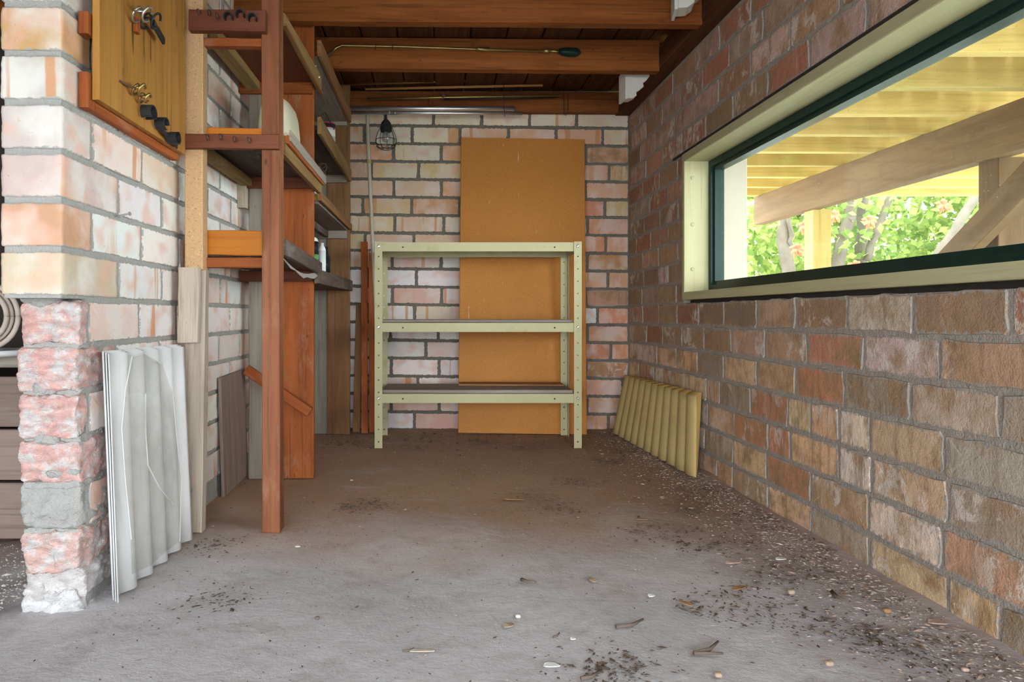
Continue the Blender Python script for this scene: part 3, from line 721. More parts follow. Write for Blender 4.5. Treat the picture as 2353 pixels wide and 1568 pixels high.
def can(name, at, r, h, bands, label, cat='can', lid=None, cap=None):
    """container with printed bands: bands = [(z0, z1, material)]"""
    t = thing(name, at, label, cat)
    for z0, z1, mt in bands:
        MB().lathe([(r, z0), (r, z1)], 24, at).build('label_band', M[mt], t, True)
    if lid: MB().lathe([(r * 1.03, h), (r * 1.03, h + lid[0]), (r * .98, h + lid[0] + .002)], 24, at).build('lid', M[lid[1]], t)
    if cap: MB().lathe([(r, h), (r * .8, h + .012), (cap[0], h + .018), (cap[0], h + .018 + cap[1])], 20, at).build('cap', M[cap[2]], t, True)
    return t
def front_text(parent, s, at, size, mat, r):
    cu = bpy.data.curves.new('print', 'FONT'); cu.body = s; cu.size = size; cu.align_x = 'CENTER'; cu.extrude = .0002
    tmp = bpy.data.objects.new('tmp', cu); me = bpy.data.meshes.new_from_object(tmp); bpy.data.objects.remove(tmp); o = link('lettering', me, None); me.materials.clear(); me.materials.append(M[mat])
    o.matrix_basis = Matrix.Translation(at) @ Matrix.Rotation(math.pi / 2, 4, 'X'); under(o, parent)
t = can('paint_tin', (-.435, 2.86, 1.197), .032, .090, [(0, .058, 'label'), (.058, .090, 'label')], 'small white tin with magenta and black lid on the upper shelf', 'tin', lid=(.018, 'mag'))
MB().tube([(-.466, 2.84, 1.28), (-.455, 2.83, 1.335), (-.440, 2.83, 1.345), (-.415, 2.83, 1.300), (-.404, 2.84, 1.28)], .0018, 6).build('wire_handle', M['wire'], t)
MB().lathe([(.0331, .092), (.0331, .106)], 24, (-.435, 2.86, 1.197)).build('lid_band', M['ink'], t)
MB().box(-.420, -.413, 2.827, 2.831, 1.215, 1.245).build('print_mark', M['ink'], t)
t = can('spray_tin', (-.435, 2.50, .943), .030, .11, [(0, .018, 'yellow'), (.018, .045, 'label'), (.045, .11, 'navy')], 'navy and white tin with a yellow base band on the middle shelf', 'tin', lid=(.006, 'steel'))
front_text(t, 'XIN', (-.428, 2.4694, 1.010), .022, 'label', .03)
t = can('squeeze_bottle', (-.4395, 2.505, .672), .028, .13, [(0, .016, 'gprint'), (.016, .065, 'label'), (.065, .085, 'gprint'), (.085, .13, 'ink')], 'green and white printed bottle at the edge of the lowest shelf', 'bottle', cap=(.010, .02, 'label'))
t = can('aerosol_can', (-.428, 2.72, .672), .026, .092, [(0, .028, 'ink'), (.028, .034, 'yellow'), (.034, .092, 'ink')], 'black aerosol can with white lettering on the lowest shelf', 'can', cap=(.018, .022, 'ink'))
front_text(t, 'ER', (-.424, 2.6935, .735), .020, 'label', .026); front_text(t, 'TIVE', (-.428, 2.6935, .708), .012, 'label', .026)
t = can('white_tube', (-.411, 2.58, .672), .0135, .105, [(0, .105, 'label')], 'slim white plastic tube between bottle and black can', 'tube', cap=(.006, .01, 'label'))

# plywood tool board on the partition
tb = thing('tool_board', (-.64, 1.55, .94), 'varnished plywood tool board with rubber clips hung on the partition', 'board')
board('panel', (-.628, 1.549, .942), (-.628, 1.549, 1.575), .455, .014, M['ply'], tb, (0, 1, 0), .0006)
board('back_batten', (-.645, 1.325, .925), (-.645, 1.325, .99), .03, .018, M['redwood'], tb, (0, 1, 0))
board('back_batten', (-.645, 1.322, 1.06), (-.645, 1.322, 1.10), .026, .018, M['redwood'], tb, (0, 1, 0))
board('back_batten', (-.645, 1.34, .935), (-.645, 1.77, .935), .018, .018, M['redwood'], tb, (0, 0, 1))
XT = -.620
for py_, z, y in ((0, .972, 1.512), (1, .968, 1.585), (2, .955, 1.655)):
    m = MB(); rr = (.016, .014, .016)[py_]
    for j in range(14):
        a, b = [math.pi * (-.25 + 1.55 * q / 14) + (0, .8, 3.4)[py_] for q in (j, j + 1)]
        def pt(t_, r_, dd): return (XT + .003 + dd, y + math.cos(t_) * r_ * 1.2, z + math.sin(t_) * r_)
        m.add([pt(a, rr * .82, 0), pt(a, rr, 0), pt(b, rr, 0), pt(b, rr * .82, 0), pt(a, rr * .82, .022), pt(a, rr, .022), pt(b, rr, .022), pt(b, rr * .82, .022)],
              [(0, 1, 2, 3), (4, 7, 6, 5), (0, 4, 5, 1), (1, 5, 6, 2), (2, 6, 7, 3), (3, 7, 4, 0)])
    m.build('rubber_clip', M['rubber'], tb)
board('strap', (XT + .008, 1.60, .958), (XT + .006, 1.70, .945), .012, .003, M['rubber'], tb)
def loop_on_board(y, z, r, mat, w=.012, name='spring_clip'):
    m = MB(); pts = [(XT + .006 + .5 * r * (1 + math.sin(a)), y + r * math.cos(a), z + r * .9 * math.sin(a)) for a in [math.pi * (.15 + 1.7 * i / 16) for i in range(17)]]
    m.tube(pts, .0026, 6); m.tube([(p[0] + w, p[1], p[2]) for p in pts], .0026, 6); m.tube([pts[8], (pts[8][0] + w, pts[8][1], pts[8][2])], .0026, 6)
    m.build(name, M[mat], tb, True)
loop_on_board(1.455, 1.003, .011, 'brass'); loop_on_board(1.487, .995, .009, 'brass')
MB().tube([(XT, 1.405, 1.004), (XT + .012, 1.45, 1.002)], .0022, 6).build('nail', M['iron'], tb)
loop_on_board(1.455, 1.155, .015, 'steel', .02); loop_on_board(1.50, 1.16, .016, 'rubber', .02)
board('strap', (XT + .02, 1.52, 1.165), (XT + .018, 1.585, 1.150), .016, .006, M['rubber'], tb)
board('block', (XT + .004, 1.475, 1.125), (XT + .004, 1.475, 1.155), .018, .010, M['redwood'], tb, (0, 1, 0))

# ------------------------------------------------------------------ sage metal shelf unit
def metal_unit():
    u = thing('metal_shelf', (.17, 3.1, 0), 'sage green slotted-angle metal shelf unit with three tiers', 'shelf unit')
    XA, XB, YA, YB, ZT = -.253, .595, 2.945, 3.262, .848
    def flange(origin, du, dz, wid, hgt, holes):
        """strip with real round holes; du across, dz up"""
        m = MB(); zs = holes; pit = zs[1] - zs[0]; o_ = Vector(origin); du = Vector(du); dz = Vector(dz); r = .0034
        lo = 0.0
        for k, zh in enumerate(zs):
            hi = hgt if k == len(zs) - 1 else (zh + zs[k + 1]) / 2
            outer = [(0, lo), (wid / 2, lo), (wid, lo), (wid, zh), (wid, hi), (wid / 2, hi), (0, hi), (0, zh)]
            inner = [(wid / 2 + r * math.cos(a), zh + r * math.sin(a)) for a in [math.pi * (-.75 + .25 * i) for i in range(8)]]
            pts = [o_ + du * a + dz * b for a, b in outer + inner]
            m.add(pts, [(i, (i + 1) % 8, 8 + (i + 1) % 8, 8 + i) for i in range(8)]); lo = hi
        return m
    holes = [.026 + .0507 * k for k in range(17)]
    for (x, sx) in ((XA, 1), (XB, -1)):
        for (y, sy) in ((YA, 1), (YB, -1)):
            m = flange((x, y, 0), (sx, 0, 0), (0, 0, 1), .031, ZT, holes)
            m2 = flange((x, y, 0), (0, sy, 0), (0, 0, 1), .031, ZT, holes); m.add(m2.v, m2.f)
            o = m.build('upright', M['shelf'], u); o.modifiers.new('s', 'SOLIDIFY').thickness = .0018; o.modifiers['s'].offset = 0
            bpy.context.view_layer.update()
    for z1 in (.845, .514, .222):
        h = .036; g = .004
        m = MB(); x0, x1, y0, y1 = XA + .030, XB - .030, YA + g, YB - g
        m.box(XA + g, XB - g, y0, y1, z1 - .003, z1)
        m.box(x0 - .026, x1 + .026, y0, y0 + .0015, z1 - h, z1 - .003).box(x0 - .026, x1 + .026, y1 - .0015, y1, z1 - h, z1 - .003)
        m.box(XA + g, XA + g + .0015, y0, y1, z1 - h, z1 - .003).box(XB - g - .0015, XB - g, y0, y1, z1 - h, z1 - .003)
        m.box(x0 - .026, x1 + .026, y0, y0 + .012, z1 - h - .0012, z1 - h)
        tr = m.build('tray', M['shelf'], u)
        for x in (XA + .0155, XB - .0155):
            b = MB().lathe([(.006, 0), (.006, .0015), (.003, .0035), (0, .0035)], 12).box(-.0052, .0052, -.0009, .0009, .003, .0042)
            b = b.build('bolt', M['steel']); b.matrix_basis = Matrix.Translation((x, YA - .0009, z1 - .017)) @ Matrix.Rotation(math.pi / 2, 4, 'X') @ Matrix.Rotation(.7, 4, 'Z'); under(b, tr)
        for x in (x0 + .085, x1 - .080):
            b = MB().lathe([(.0035, 0), (.0035, .0006)], 10).build('hole', M['ink']); b.matrix_basis = Matrix.Translation((x, y0 - .0001, z1 - .020)) @ Matrix.Rotation(math.pi / 2, 4, 'X'); under(b, tr)
metal_unit()
o = board('shelf_liner', (-.222, 3.105, .5215), (.562, 3.105, .5215), .28, .012, M['shelfply'], None, (0, 1, 0)); tag(o, 'thin grey plywood sheet lying on the middle tier of the metal shelf', 'board')
o = board('shelf_liner', (-.222, 3.105, .2295), (.562, 3.105, .2295), .28, .014, M['shelfply'], None, (0, 1, 0)); tag(o, 'dusty brown plywood sheet lying on the lowest tier of the metal shelf', 'board')
o = board('shelf_liner', (.10, 3.19, .241), (.555, 3.17, .241), .11, .007, M['brown'], None, (0, 1, 0)); tag(o, 'loose brown offcut lying on top of the lowest tier sheet', 'offcut')

# particle board leaning on the end wall behind it
o = board('particle_board', (.394, 3.297, .002), (.412, 3.432, 1.388), .590, .016, M['chip'], None, (1, 0, 0)); tag(o, 'tall orange-brown particle board leaning on the end wall behind the metal shelf', 'board')

# timber offcuts stood in the corner beside the shelving
def offcut(name, p0, p1, w, t, mat, label, cat, side=(1, 0, 0)):
    return tag(board(name, p0, p1, w, t, M[mat], None, side, .001), label, cat, None)
offcut('timber_batten', (-.372, 3.335, .003), (-.366, 3.425, .60), .034, .018, 'brown', 'dark narrow batten standing beside the brown upright of the shelving', 'batten')
offcut('timber_batten', (-.330, 3.30, .003), (-.345, 3.432, .895), .030, .022, 'redwood', 'tall thin red batten leaning on the end wall', 'batten')
offcut('timber_plank', (-.284, 3.335, .003), (-.296, 3.430, .845), .056, .020, 'redwood', 'red plank with a paint-splashed foot leaning beside the metal shelf', 'plank')
o = MB().tube([(-.268, 3.295, .01), (-.274, 3.32, .4), (-.298, 3.372, .85), (-.321, 3.40, 1.30), (-.333, 3.412, 1.61)], .0085, 10).build('pole', M['pole'], None, True); tag(o, 'slender off-white pole leaning in the corner from floor to ceiling', 'pole')
tp = MB().tube([(-.3186, 3.398, 1.262), (-.3200, 3.399, 1.282)], .0098, 10).build('tape_wrap', M['tape'], o)
# panel on the partition behind the posts
offcut('plywood_offcut', (-.640, 2.285, .004), (-.648, 2.275, .362), .270, .009, 'bench', 'brown plywood offcut leaning on the brick partition behind the weathered post', 'offcut', (0, 1, 0))

# ------------------------------------------------------------------ corrugated sheets
def corrugated(name, a, b, c, d, n_, amp, thick, mat, parent=None, rows=6, sharp=0.0, bend=0.0):
    """sheet between bottom edge a-b and top edge d-c; n_ corrugations along the edge"""
    a, b, c, d = map(Vector, (a, b, c, d)); nor = (b - a).cross(d - a).normalized(); cols = n_ * 10; vs, fs = [], []
    for j in range(rows + 1):
        t = j / rows
        for i in range(cols + 1):
            s_ = i / cols; p = (a * (1 - s_) + b * s_) * (1 - t) + (d * (1 - s_) + c * s_) * t
            ph = (s_ * n_) % 1.0
            w_ = math.sin(ph * math.pi) ** .6 * 2 - 1 if sharp else math.cos(2 * math.pi * ph)
            vs.append(p + nor * (amp * w_ + bend * 4 * t * (1 - t)))
    for j in range(rows):
        for i in range(cols):
            q = j * (cols + 1) + i; fs.append((q, q + 1, q + cols + 2, q + cols + 1))
    me = mesh_of(vs, fs, name); o = link(name, me, M[mat], None, True)
    m = o.modifiers.new('s', 'SOLIDIFY'); m.thickness = thick; m.offset = 0
    if parent is not None: under(o, parent)
    return o
for k in range(5):                                   # fibre sheets on the window wall
    x = .000 + .0068 * k; lab = ['outermost of the yellowed corrugated sheets leaning under the window', 'second yellowed corrugated sheet in the stack under the window',
        'third yellowed corrugated sheet in the stack under the window', 'fourth yellowed corrugated sheet in the stack under the window', 'corrugated sheet of the leaning stack lying against the bricks'][k]
    o = corrugated('corrugated_sheet', (.848 + x, 2.365 + .016 * k, .012), (.812 + x, 3.315, .006), (.874 + x * 1.0, 3.335 - .01 * k, .268), (.874 + x * 1.0, 2.43 + .008 * k, .272 + .002 * k), 11, -.0075, .0022, 'corru' if k in (0, 4) else 'amber', sharp=1.0)
    tag(o, lab, 'corrugated sheet', 'yellowed corrugated sheets under the window')
for k in range(3):                                   # white plastic sheets at the pier
    x = .007 * k
    o = corrugated('corrugated_sheet', (-.622 + x, 1.362 - .006 * k, .004), (-.612 + x, 1.735, .004), (-.640 + x, 1.752, .474 - .003 * k), (-.640 + x, 1.358 - .004 * k, .476 - .002 * k), 5, .009, .0014, 'pvc', rows=4)
    tag(o, ['white corrugated plastic sheet leaning against the brick partition, innermost of three', 'white corrugated plastic sheet between two others at the brick pier', 'outer white corrugated plastic sheet leaning at the brick pier'][k], 'corrugated sheet', 'white corrugated sheets at the brick pier')
# torn clear sheet in front of them
def clear_sheet():
    XC = lambda z: -.592 - .021 * z / .47
    out = [(303, 1320, ), (300, 1240), (285, 1090), (278, 985), (286, 900), (302, 820), (330, 812), (372, 838), (396, 905), (404, 1000), (415, 1100), (412, 1245), (380, 1268), (345, 1300)]
    v = []
    for px, py in out:
        z = .2; d = 1.5
        for _ in range(6):
            d = XC(z) * F / (px - CX); z = H + (CY - py) / F * d
        v.append((XC(z), d, max(z, .006)))
    c = sum((Vector(q) for q in v), Vector()) / len(v); n_ = len(v); c.x += .006
    ring = [Vector(q).lerp(c, .5) + Vector((.008, 0, 0)) for q in v]
    fs = [(i, (i + 1) % n_, n_ + (i + 1) % n_, n_ + i) for i in range(n_)] + [(n_ + i, n_ + (i + 1) % n_, 2 * n_) for i in range(n_)]
    o = MB().add(v + ring + [c], fs).build('clear_sheet', M['clear'], None, True); tag(o, 'torn piece of clear plastic sheet leaning on the white corrugated sheets', 'plastic sheet')
    o.modifiers.new('s', 'SOLIDIFY').thickness = .0012
    crease = [P(286, 905, 1.48), P(283, 990, 1.47), P(290, 1070, 1.475), P(330, 1122, 1.53), P(385, 1160, 1.60)]
    crease = [Vector((XC(p.z) + .010, p.y, p.z)) for p in crease]
    MB().tube(crease, .0012, 5).build('crease', M['label'], o)
    MB().tube([Vector(q) + Vector((.0015, 0, 0)) for q in v[1:8]], .0011, 5).build('cut_edge', M['label'], o)
    MB().tube([Vector(q) + Vector((.0015, 0, 0)) for q in v[8:12]], .0009, 5).build('cut_edge', M['label'], o)
clear_sheet()

# ------------------------------------------------------------------ rods and tubes hung under the joists
def rod(name, pts, r, mat, label, cat, seg=10):
    o = MB().tube(pts, r, seg).build(name, M[mat], None, True); return tag(o, label, cat)
rod('chrome_tube', [P(793, 249, 3.355), P(1182, 250, 3.355)], .0105, 'chrome', 'thick chrome tube hung level along the top of the end wall', 'tube', 14)
t = rod('chrome_tube', [P(799, 259, 3.345), P(1200, 261, 3.345)], .0080, 'chrome', 'thinner chrome tube with a clip hung under the thick one', 'tube', 12)
for px in (895, 908): MB().tube([P(px - 1, 259.2, 3.345), P(px + 1, 259.3, 3.345)], .0105, 12).build('collar', M['steel'], t)
rod('brass_rod', [P(765, 195, 3.33), P(1190, 183, 3.33)], .0048, 'brass', 'longest tarnished brass rod, highest under the rear joist', 'rod')
rod('dowel', [P(839, 205, 3.345), P(1247, 196, 3.345)], .0058, 'dowel', 'orange wooden dowel lying between brass rods below the rear joist', 'dowel')
rod('brass_rod', [P(842, 228, 3.34), P(1020, 224, 3.34), P(1288, 219, 3.34)], .0055, 'brass', 'brass rod with a dark knob below the orange dowel', 'rod')
rod('steel_rod', [P(1020, 229, 3.35), P(1275, 224, 3.35)], .0035, 'wire', 'thin dark rod lying against the knobbed brass rod', 'rod')
o = MB().lathe([(.0, -.012), (.009, -.008), (.011, 0), (.009, .008), (0, .012)], 14, tuple(P(1018, 219, 3.335))).build('knob', M['iron'], None, True); tag(o, 'dark round knob clamped to a brass rod', 'knob')
o = MB().tube([P(1158, 190, 3.325), P(1157, 225, 3.322), P(1160, 268, 3.33)], .0016, 5).tube([P(1118, 213, 3.33), P(1157, 203, 3.325), P(1184, 215, 3.33)], .0012, 5).build('hanging_wire', M['wire']); tag(o, 'dark wire loop holding the chrome tubes', 'wire')
for px in (1296, 985):
    y0 = 213 if px > 1200 else 228
    o = MB().tube([P(px, y0, 3.38), P(px, y0 + 50 if px > 1200 else y0 + 14, 3.37), P(px + 4, y0 + 52 if px > 1200 else y0 + 16, 3.365), P(px + 9, y0 + 48 if px > 1200 else y0 + 14, 3.37), P(px + 9, y0 + 5, 3.38)], .0013, 5).build('wire_hook', M['wire'])
    tag(o, 'long thin wire hook hanging on the rear joist' if px > 1200 else 'small wire staple above the chrome tubes', 'hook')
# brass sprayer lance clipped to the second joist
ln = thing('spray_lance', P(1000, 110, 2.755), 'long brass garden spray lance with bent nozzle and dark bulb handle on a joist', 'sprayer')
MB().tube([P(762, 122, 2.755), P(772, 110, 2.755), P(786, 104, 2.755), P(920, 107, 2.755), P(1250, 118, 2.755)], .0052, 8).build('tube', M['brass'], ln, True)
MB().tube([P(742, 136, 2.755), P(748, 131, 2.755), P(757, 125, 2.755), P(764, 119, 2.755)], [.006, .009, .009, .006], 10).build('nozzle', M['iron'], ln, True)
MB().tube([P(1095, 112.5, 2.755), P(1102, 113, 2.755), P(1124, 114, 2.755)], .0085, 10).build('coupling', M['brass'], ln, True)
MB().tube([P(1248, 117, 2.755), P(1262, 117.5, 2.755)], .010, 10).build('collar', M['brass'], ln, True)
MB().tube([P(1284, 118, 2.755), P(1292, 119, 2.755), P(1305, 120, 2.755), P(1322, 120.5, 2.755), P(1330, 121, 2.755), P(1334, 121, 2.755)], [.009, .0145, .017, .017, .012, .003], 14).build('handle', M['green'], ln, True)
MB().tube([P(1262, 117.5, 2.755), P(1286, 118, 2.755)], .006, 8).build('stem', M['brass'], ln, True)
for px, py in ((863, 107), (902, 107)): MB().tube([P(px, py - 5, 2.768), P(px, py, 2.745), P(px, py + 8, 2.768)], .0018, 5).build('bracket', M['iron'], ln)

# caged inspection lamp
def cage_lamp():
    c = P(887, 300, 3.36); lp = thing('cage_lamp', c, 'wire caged inspection lamp with black socket hanging on the end wall', 'lamp')
    MB().tube([c + Vector((-.002, .04, .098)), c + Vector((-.002, .012, .075)), c + Vector((0, 0, .045))], .0035, 8).build('cord', M['rubber'], lp, True)
    MB().lathe([(.008, .052), (.014, .046), (.022, .036), (.027, .016), (.027, -.004), (.022, -.008)], 20, tuple(c)).build('socket', M['rubber'], lp, True)
    MB().lathe([(.010, -.006), (.014, -.016), (.020, -.028), (.021, -.038), (.015, -.050), (.006, -.055), (.0, -.056)], 18, tuple(c)).build('bulb', M['bulb'], lp, True)
    prof = [(.027, .012), (.040, -.012), (.048, -.038), (.049, -.058), (.043, -.076), (.026, -.086)]
    n_ = 9
    for k in range(n_):
        a = 2 * math.pi * k / n_
        MB().tube([c + Vector((r * math.cos(a), r * math.sin(a), z)) for r, z in prof], .0013, 5).build('cage_wire', M['wire'], lp)
    for r, z in ((.028, .012), (.049, -.045), (.044, -.074), (.026, -.086)):
        MB().tube([c + Vector((r * math.cos(a), r * math.sin(a), z)) for a in [2 * math.pi * i / 24 for i in range(25)]], .0014, 5, False).build('cage_ring', M['wire'], lp)
    vs, fs = [], []
    for r, z in ((.026, .008), (.036, -.012), (.044, -.036), (.045, -.056)):
        for k in range(11):
            a = math.pi * (-.05 + 1.1 * k / 10); vs.append(c + Vector((r * math.cos(a), r * math.sin(a), z)))
    for i in range(3):
        for k in range(10): fs.append((i*11 + k, i*11 + k + 1, (i+1)*11 + k + 1, (i+1)*11 + k))
    o = MB().add(vs, fs).build('reflector', M['white'], lp, True); o.modifiers.new('s', 'SOLIDIFY').thickness = .001
cage_lamp()

# white moulded corbels stored on the wall plate
def corbel(loc, rz, s, label):
    c = thing('corbel', loc, label, 'corbel', None, rz)
    prof = [(0, 0), (.026, 0), (.044, .012), (.041, .026), (.056, .034), (.074, .050), (.070, .064), (.084, .074), (.098, .092), (.098, .110), (0, .110)]
    o = MB().prism([(x * s, -.030 * s, z * s) for x, z in prof], (0, .060 * s, 0)).build('body', M['white']); o.parent = c
    bv = o.modifiers.new('b', 'BEVEL'); bv.width = .003; bv.segments = 2
    o = MB().box(-.004 * s, .106 * s, -.036 * s, .036 * s, .110 * s, .122 * s).build('cap_moulding', M['white']); o.parent = c
    bv = o.modifiers.new('b', 'BEVEL'); bv.width = .002
    o = MB().box(-.008 * s, 0, -.038 * s, .038 * s, -.006 * s, .110 * s).build('back_plate', M['white']); o.parent = c
    for k, (x, z) in enumerate(((.030, .016), (.050, .052))):
        me = rough_box(.022 * s, .046 * s, .026 * s, 8, .008 * s, .003 * s, k, 60); q = link('leaf_relief', me, M['white'], c, True); q.location = (x * s, 0, z * s)
p = P(1541, 38, 2.29); corbel((p.x + .012, 2.275, p.z + .006), -.20, 1.2, 'white moulded corbel hanging at the end of the front joist')
p = P(1427, 235, 2.9); corbel((p.x + .012, 2.90, p.z + .008), .10, .98, 'white moulded corbel lodged on the wall plate in the brick corner')
# nails along the wall plate
for k, (px, py) in enumerate(((1467, 190), (1460, 203), (1450, 214), (1432, 230))):
    p = P(px, py, 3.15); o = MB().tube([p + Vector((.05, 0, .0)), p, p + Vector((-.006, 0, .006))], .0018, 5).build('nail', M['iron'], cl)

# ------------------------------------------------------------------ outside the window: deck frame, post, trees
dk = thing('timber_deck', (2.2, 3.0, -.06), 'yellow pine deck frame overhead outside the window with bearer posts and brace', 'deck')
for i, y in enumerate((1.05, 1.30, 1.58, 1.90, 2.22, 2.56, 2.90, 3.22, 3.56, 3.88, 4.20, 4.52, 4.84)):
    board('joist', (1.16, y, 1.412), (4.30, y, 1.408), .120, .045, M['deck'], dk, (0, 0, 1), .001)
for i in range(24):
    x = 1.14 + .136 * i; board('deck_board', (x, .85, 1.483), (x, 5.0, 1.483), .128, .022, M['deck'], dk, (1, 0, 0))
board('bearer', (2.20, .9, 1.256), (2.20, 4.9, 1.256), .188, .07, M['bearer'], dk)
for y in (4.24, 2.86): board('post', (2.25, y, -.06), (2.25, y, 1.165), .105, .105, M['bearer'] if y < 4 else M['deck'], dk, (1, 0, 0))
board('brace', (2.135, 3.55, .39), (2.135, 2.10, 1.36), .11, .045, M['bearer'], dk)
o = MB().box(1.125, 1.235, 2.85, 2.97, -.06, 1.345).build('porch_post', M['paint']); tag(o, 'white painted square post just outside the window', 'post')
o.modifiers.new('b', 'BEVEL').width = .006

def tree(label, trunks, nleaf, box, seed, flowers=()):
    rd = random.Random(seed); base = trunks[0][0][0]
    t = thing('tree', (base[0], base[1], -.06), label, 'tree', 'trees beyond the deck')
    for pts, r0, r1 in trunks:
        n_ = len(pts); q = []
        for i in range(n_ - 1):
            for k in range(4): q.append(Vector(pts[i]).lerp(Vector(pts[i + 1]), k / 4) + Vector((rd.uniform(-.012, .012), rd.uniform(-.012, .012), 0)))
        q.append(Vector(pts[-1])); MB().tube(q, [r0 + (r1 - r0) * i / (len(q) - 1) for i in range(len(q))], 10).build('trunk' if r0 > .05 else 'branch', M['bark'], t, True)
    x0, x1, y0, y1, z0, z1 = box; cl_ = [Vector((rd.uniform(x0, x1), rd.uniform(y0, y1), rd.uniform(z0, z1))) for _ in range(nleaf // 28)]
    v, f = [], []
    for i in range(nleaf):
        c = rd.choice(cl_) + Vector((rd.gauss(0, .16), rd.gauss(0, .16), rd.gauss(0, .12)))
        a = Vector((rd.uniform(-1, 1), rd.uniform(-1, 1), rd.uniform(-1, .4))).normalized(); b = a.orthogonal().normalized(); b.rotate(Matrix.Rotation(rd.uniform(0, 6.28), 3, a)); n_ = a.cross(b)
        L, w_ = rd.uniform(.06, .12), rd.uniform(.025, .045); k = len(v)
        v += [c, c + a * L * .45 + b * w_ + n_ * .008, c + a * L, c + a * L * .45 - b * w_ + n_ * .008, c + a * L * .5]
        f += [(k, k + 1, k + 4), (k + 1, k + 2, k + 4), (k + 2, k + 3, k + 4), (k + 3, k, k + 4)]
    o = link('foliage', mesh_of(v, f, 'foliage'), M['leaf']); o['kind'] = 'stuff'; under(o, t)
    for c in flowers:
        m = MB(); c = Vector(c)
        for k in range(7):
            a = 2 * math.pi * k / 7; d_ = Vector((math.cos(a), .3 * math.sin(3 * a), math.sin(a)))
            m.tube([c, c + d_ * .035, c + d_ * .06 + Vector((0, 0, -.01))], [.006, .018, .004], 6)
        m.build('blossom', M['flower'], t)
Q = lambda px, py, d: tuple(P(px, py, d))
tree('leafy tree with one upright forked trunk next to the white post', [([Q(1825, 760, 6.0), Q(1812, 640, 6.0), Q(1800, 560, 6.0), Q(1797, 480, 6.0), Q(1790, 300, 6.0)], .055, .045), ([Q(1815, 600, 6.0), Q(1817, 540, 5.95), Q(1813, 500, 5.9), Q(1830, 420, 5.8)], .02, .014)],
     4600, (2.3, 4.0, 6.0, 8.2, .35, 2.4), 3, (Q(1832, 573, 5.6), Q(1850, 520, 5.6)))
tree('leafy tree with twin thick trunks and red blossom behind the deck post', [([Q(1915, 760, 6.2), Q(1920, 620, 6.2), Q(1945, 520, 6.2), Q(1965, 440, 6.2), Q(1990, 300, 6.2)], .058, .044), ([Q(1970, 760, 6.4), Q(1975, 620, 6.4), Q(1984, 500, 6.4), Q(1985, 300, 6.4)], .056, .042),
     ([Q(1990, 600, 6.2), Q(2010, 540, 6.15), Q(2040, 470, 6.1), Q(2075, 400, 6.0)], .032, .024)],
     6400, (3.6, 5.6, 6.7, 8.6, .35, 2.5), 4, (Q(2167, 471, 5.8), Q(1998, 508, 5.8), Q(1966, 612, 5.7), Q(1917, 496, 5.8)))
tree('leafy tree with a slanting thin trunk near the diagonal brace', [([Q(2100, 700, 5.6), Q(2155, 590, 5.6), Q(2205, 510, 5.6), Q(2258, 430, 5.6), Q(2330, 300, 5.6)], .040, .030), ([Q(2180, 560, 5.6), Q(2230, 550, 5.7), Q(2290, 545, 5.8)], .016, .010)],
     5600, (4.6, 6.6, 5.9, 7.8, .35, 2.5), 9)

# ------------------------------------------------------------------ litter on the floor
def scatter(name, mat, label, n_, seed, size, where, flat=.35):
    rd = random.Random(seed); v, f = [], []
    i = 0
    while i < n_:
        x, y = where(rd)
        if not (-1.4 < x < .905 and .75 < y < 3.4) : continue
        s = size * rd.uniform(.35, 1.0) * (1 if rd.random() < .9 else 1.8); a = rd.uniform(0, 6.28); el = rd.uniform(1, 3.2)
        z = max(0, (x - .80) * .10) + .001; k = len(v); c, sn = math.cos(a), math.sin(a)
        for (u, w_) in ((-s * el, rd.uniform(-.3, .3) * s), (0, -s), (s * el, rd.uniform(-.3, .3) * s), (0, s)): v.append((x + u * c - w_ * sn, y + u * sn + w_ * c, z + rd.uniform(0, flat) * s))
        v.append((x, y, z + s * flat * rd.uniform(1, 2.5))); f += [(k, k + 1, k + 4), (k + 1, k + 2, k + 4), (k + 2, k + 3, k + 4), (k + 3, k, k + 4)]; i += 1
    o = link(name, mesh_of(v, f, name), M[mat]); tag(o, label, 'litter', None, 'stuff')
def near_right(rd):
    y = rd.uniform(.9, 3.35); return (.90 - abs(rd.gauss(0, .13)) * (.6 + .4 * rd.random()), y)
clumps = [(P(x, y, 1).x * F * H / (y - CY), F * H / (y - CY)) for x, y in
          ((1625, 1128), (1585, 1172), (1745, 1195), (1545, 1215), (1480, 1228), (1700, 1250), (1610, 1255), (1900, 1260), (1720, 1370), (1780, 1330), (1850, 1310), (1640, 1400), (1400, 1545), (1440, 1545), (1800, 1420), (1950, 1450), (2050, 1480), (820, 1165), (860, 1160), (1240, 1145), (1290, 1170), (790, 1020), (1100, 1015), (1200, 1030), (950, 1030), (1430, 1040), (480, 1255), (500, 1380), (1400, 1060), (1330, 1110), (2150, 1530))]
def clumped(rd):
    c = rd.choice(clumps); return (c[0] + rd.gauss(0, .040), c[1] + rd.gauss(0, .040))
def anywhere(rd): return (rd.uniform(-.64, .9), rd.uniform(.9, 3.3))
def back_edge(rd): return (rd.uniform(-.5, .9), 3.32 - abs(rd.gauss(0, .22)))
scatter('leaf_litter', 'bits_d', 'dark leaf crumbs gathered in clumps on the floor', 2800, 1, .0028, clumped)
scatter('leaf_litter', 'bits_d', 'dark crumbs swept along the foot of the red brick wall', 1400, 2, .0026, near_right)
scatter('grit', 'bits_l', 'pale grit swept along the foot of the red brick wall', 3200, 3, .0022, near_right)
scatter('grit', 'bits_p', 'brick crumbs along the foot of the red brick wall', 1900, 4, .0028, near_right)
scatter('grit', 'bits_l', 'pale grit scattered thinly over the open floor', 1500, 5, .0014, anywhere)
scatter('leaf_litter', 'bits_d', 'dark flecks scattered thinly over the open floor', 1500, 6, .0016, anywhere)
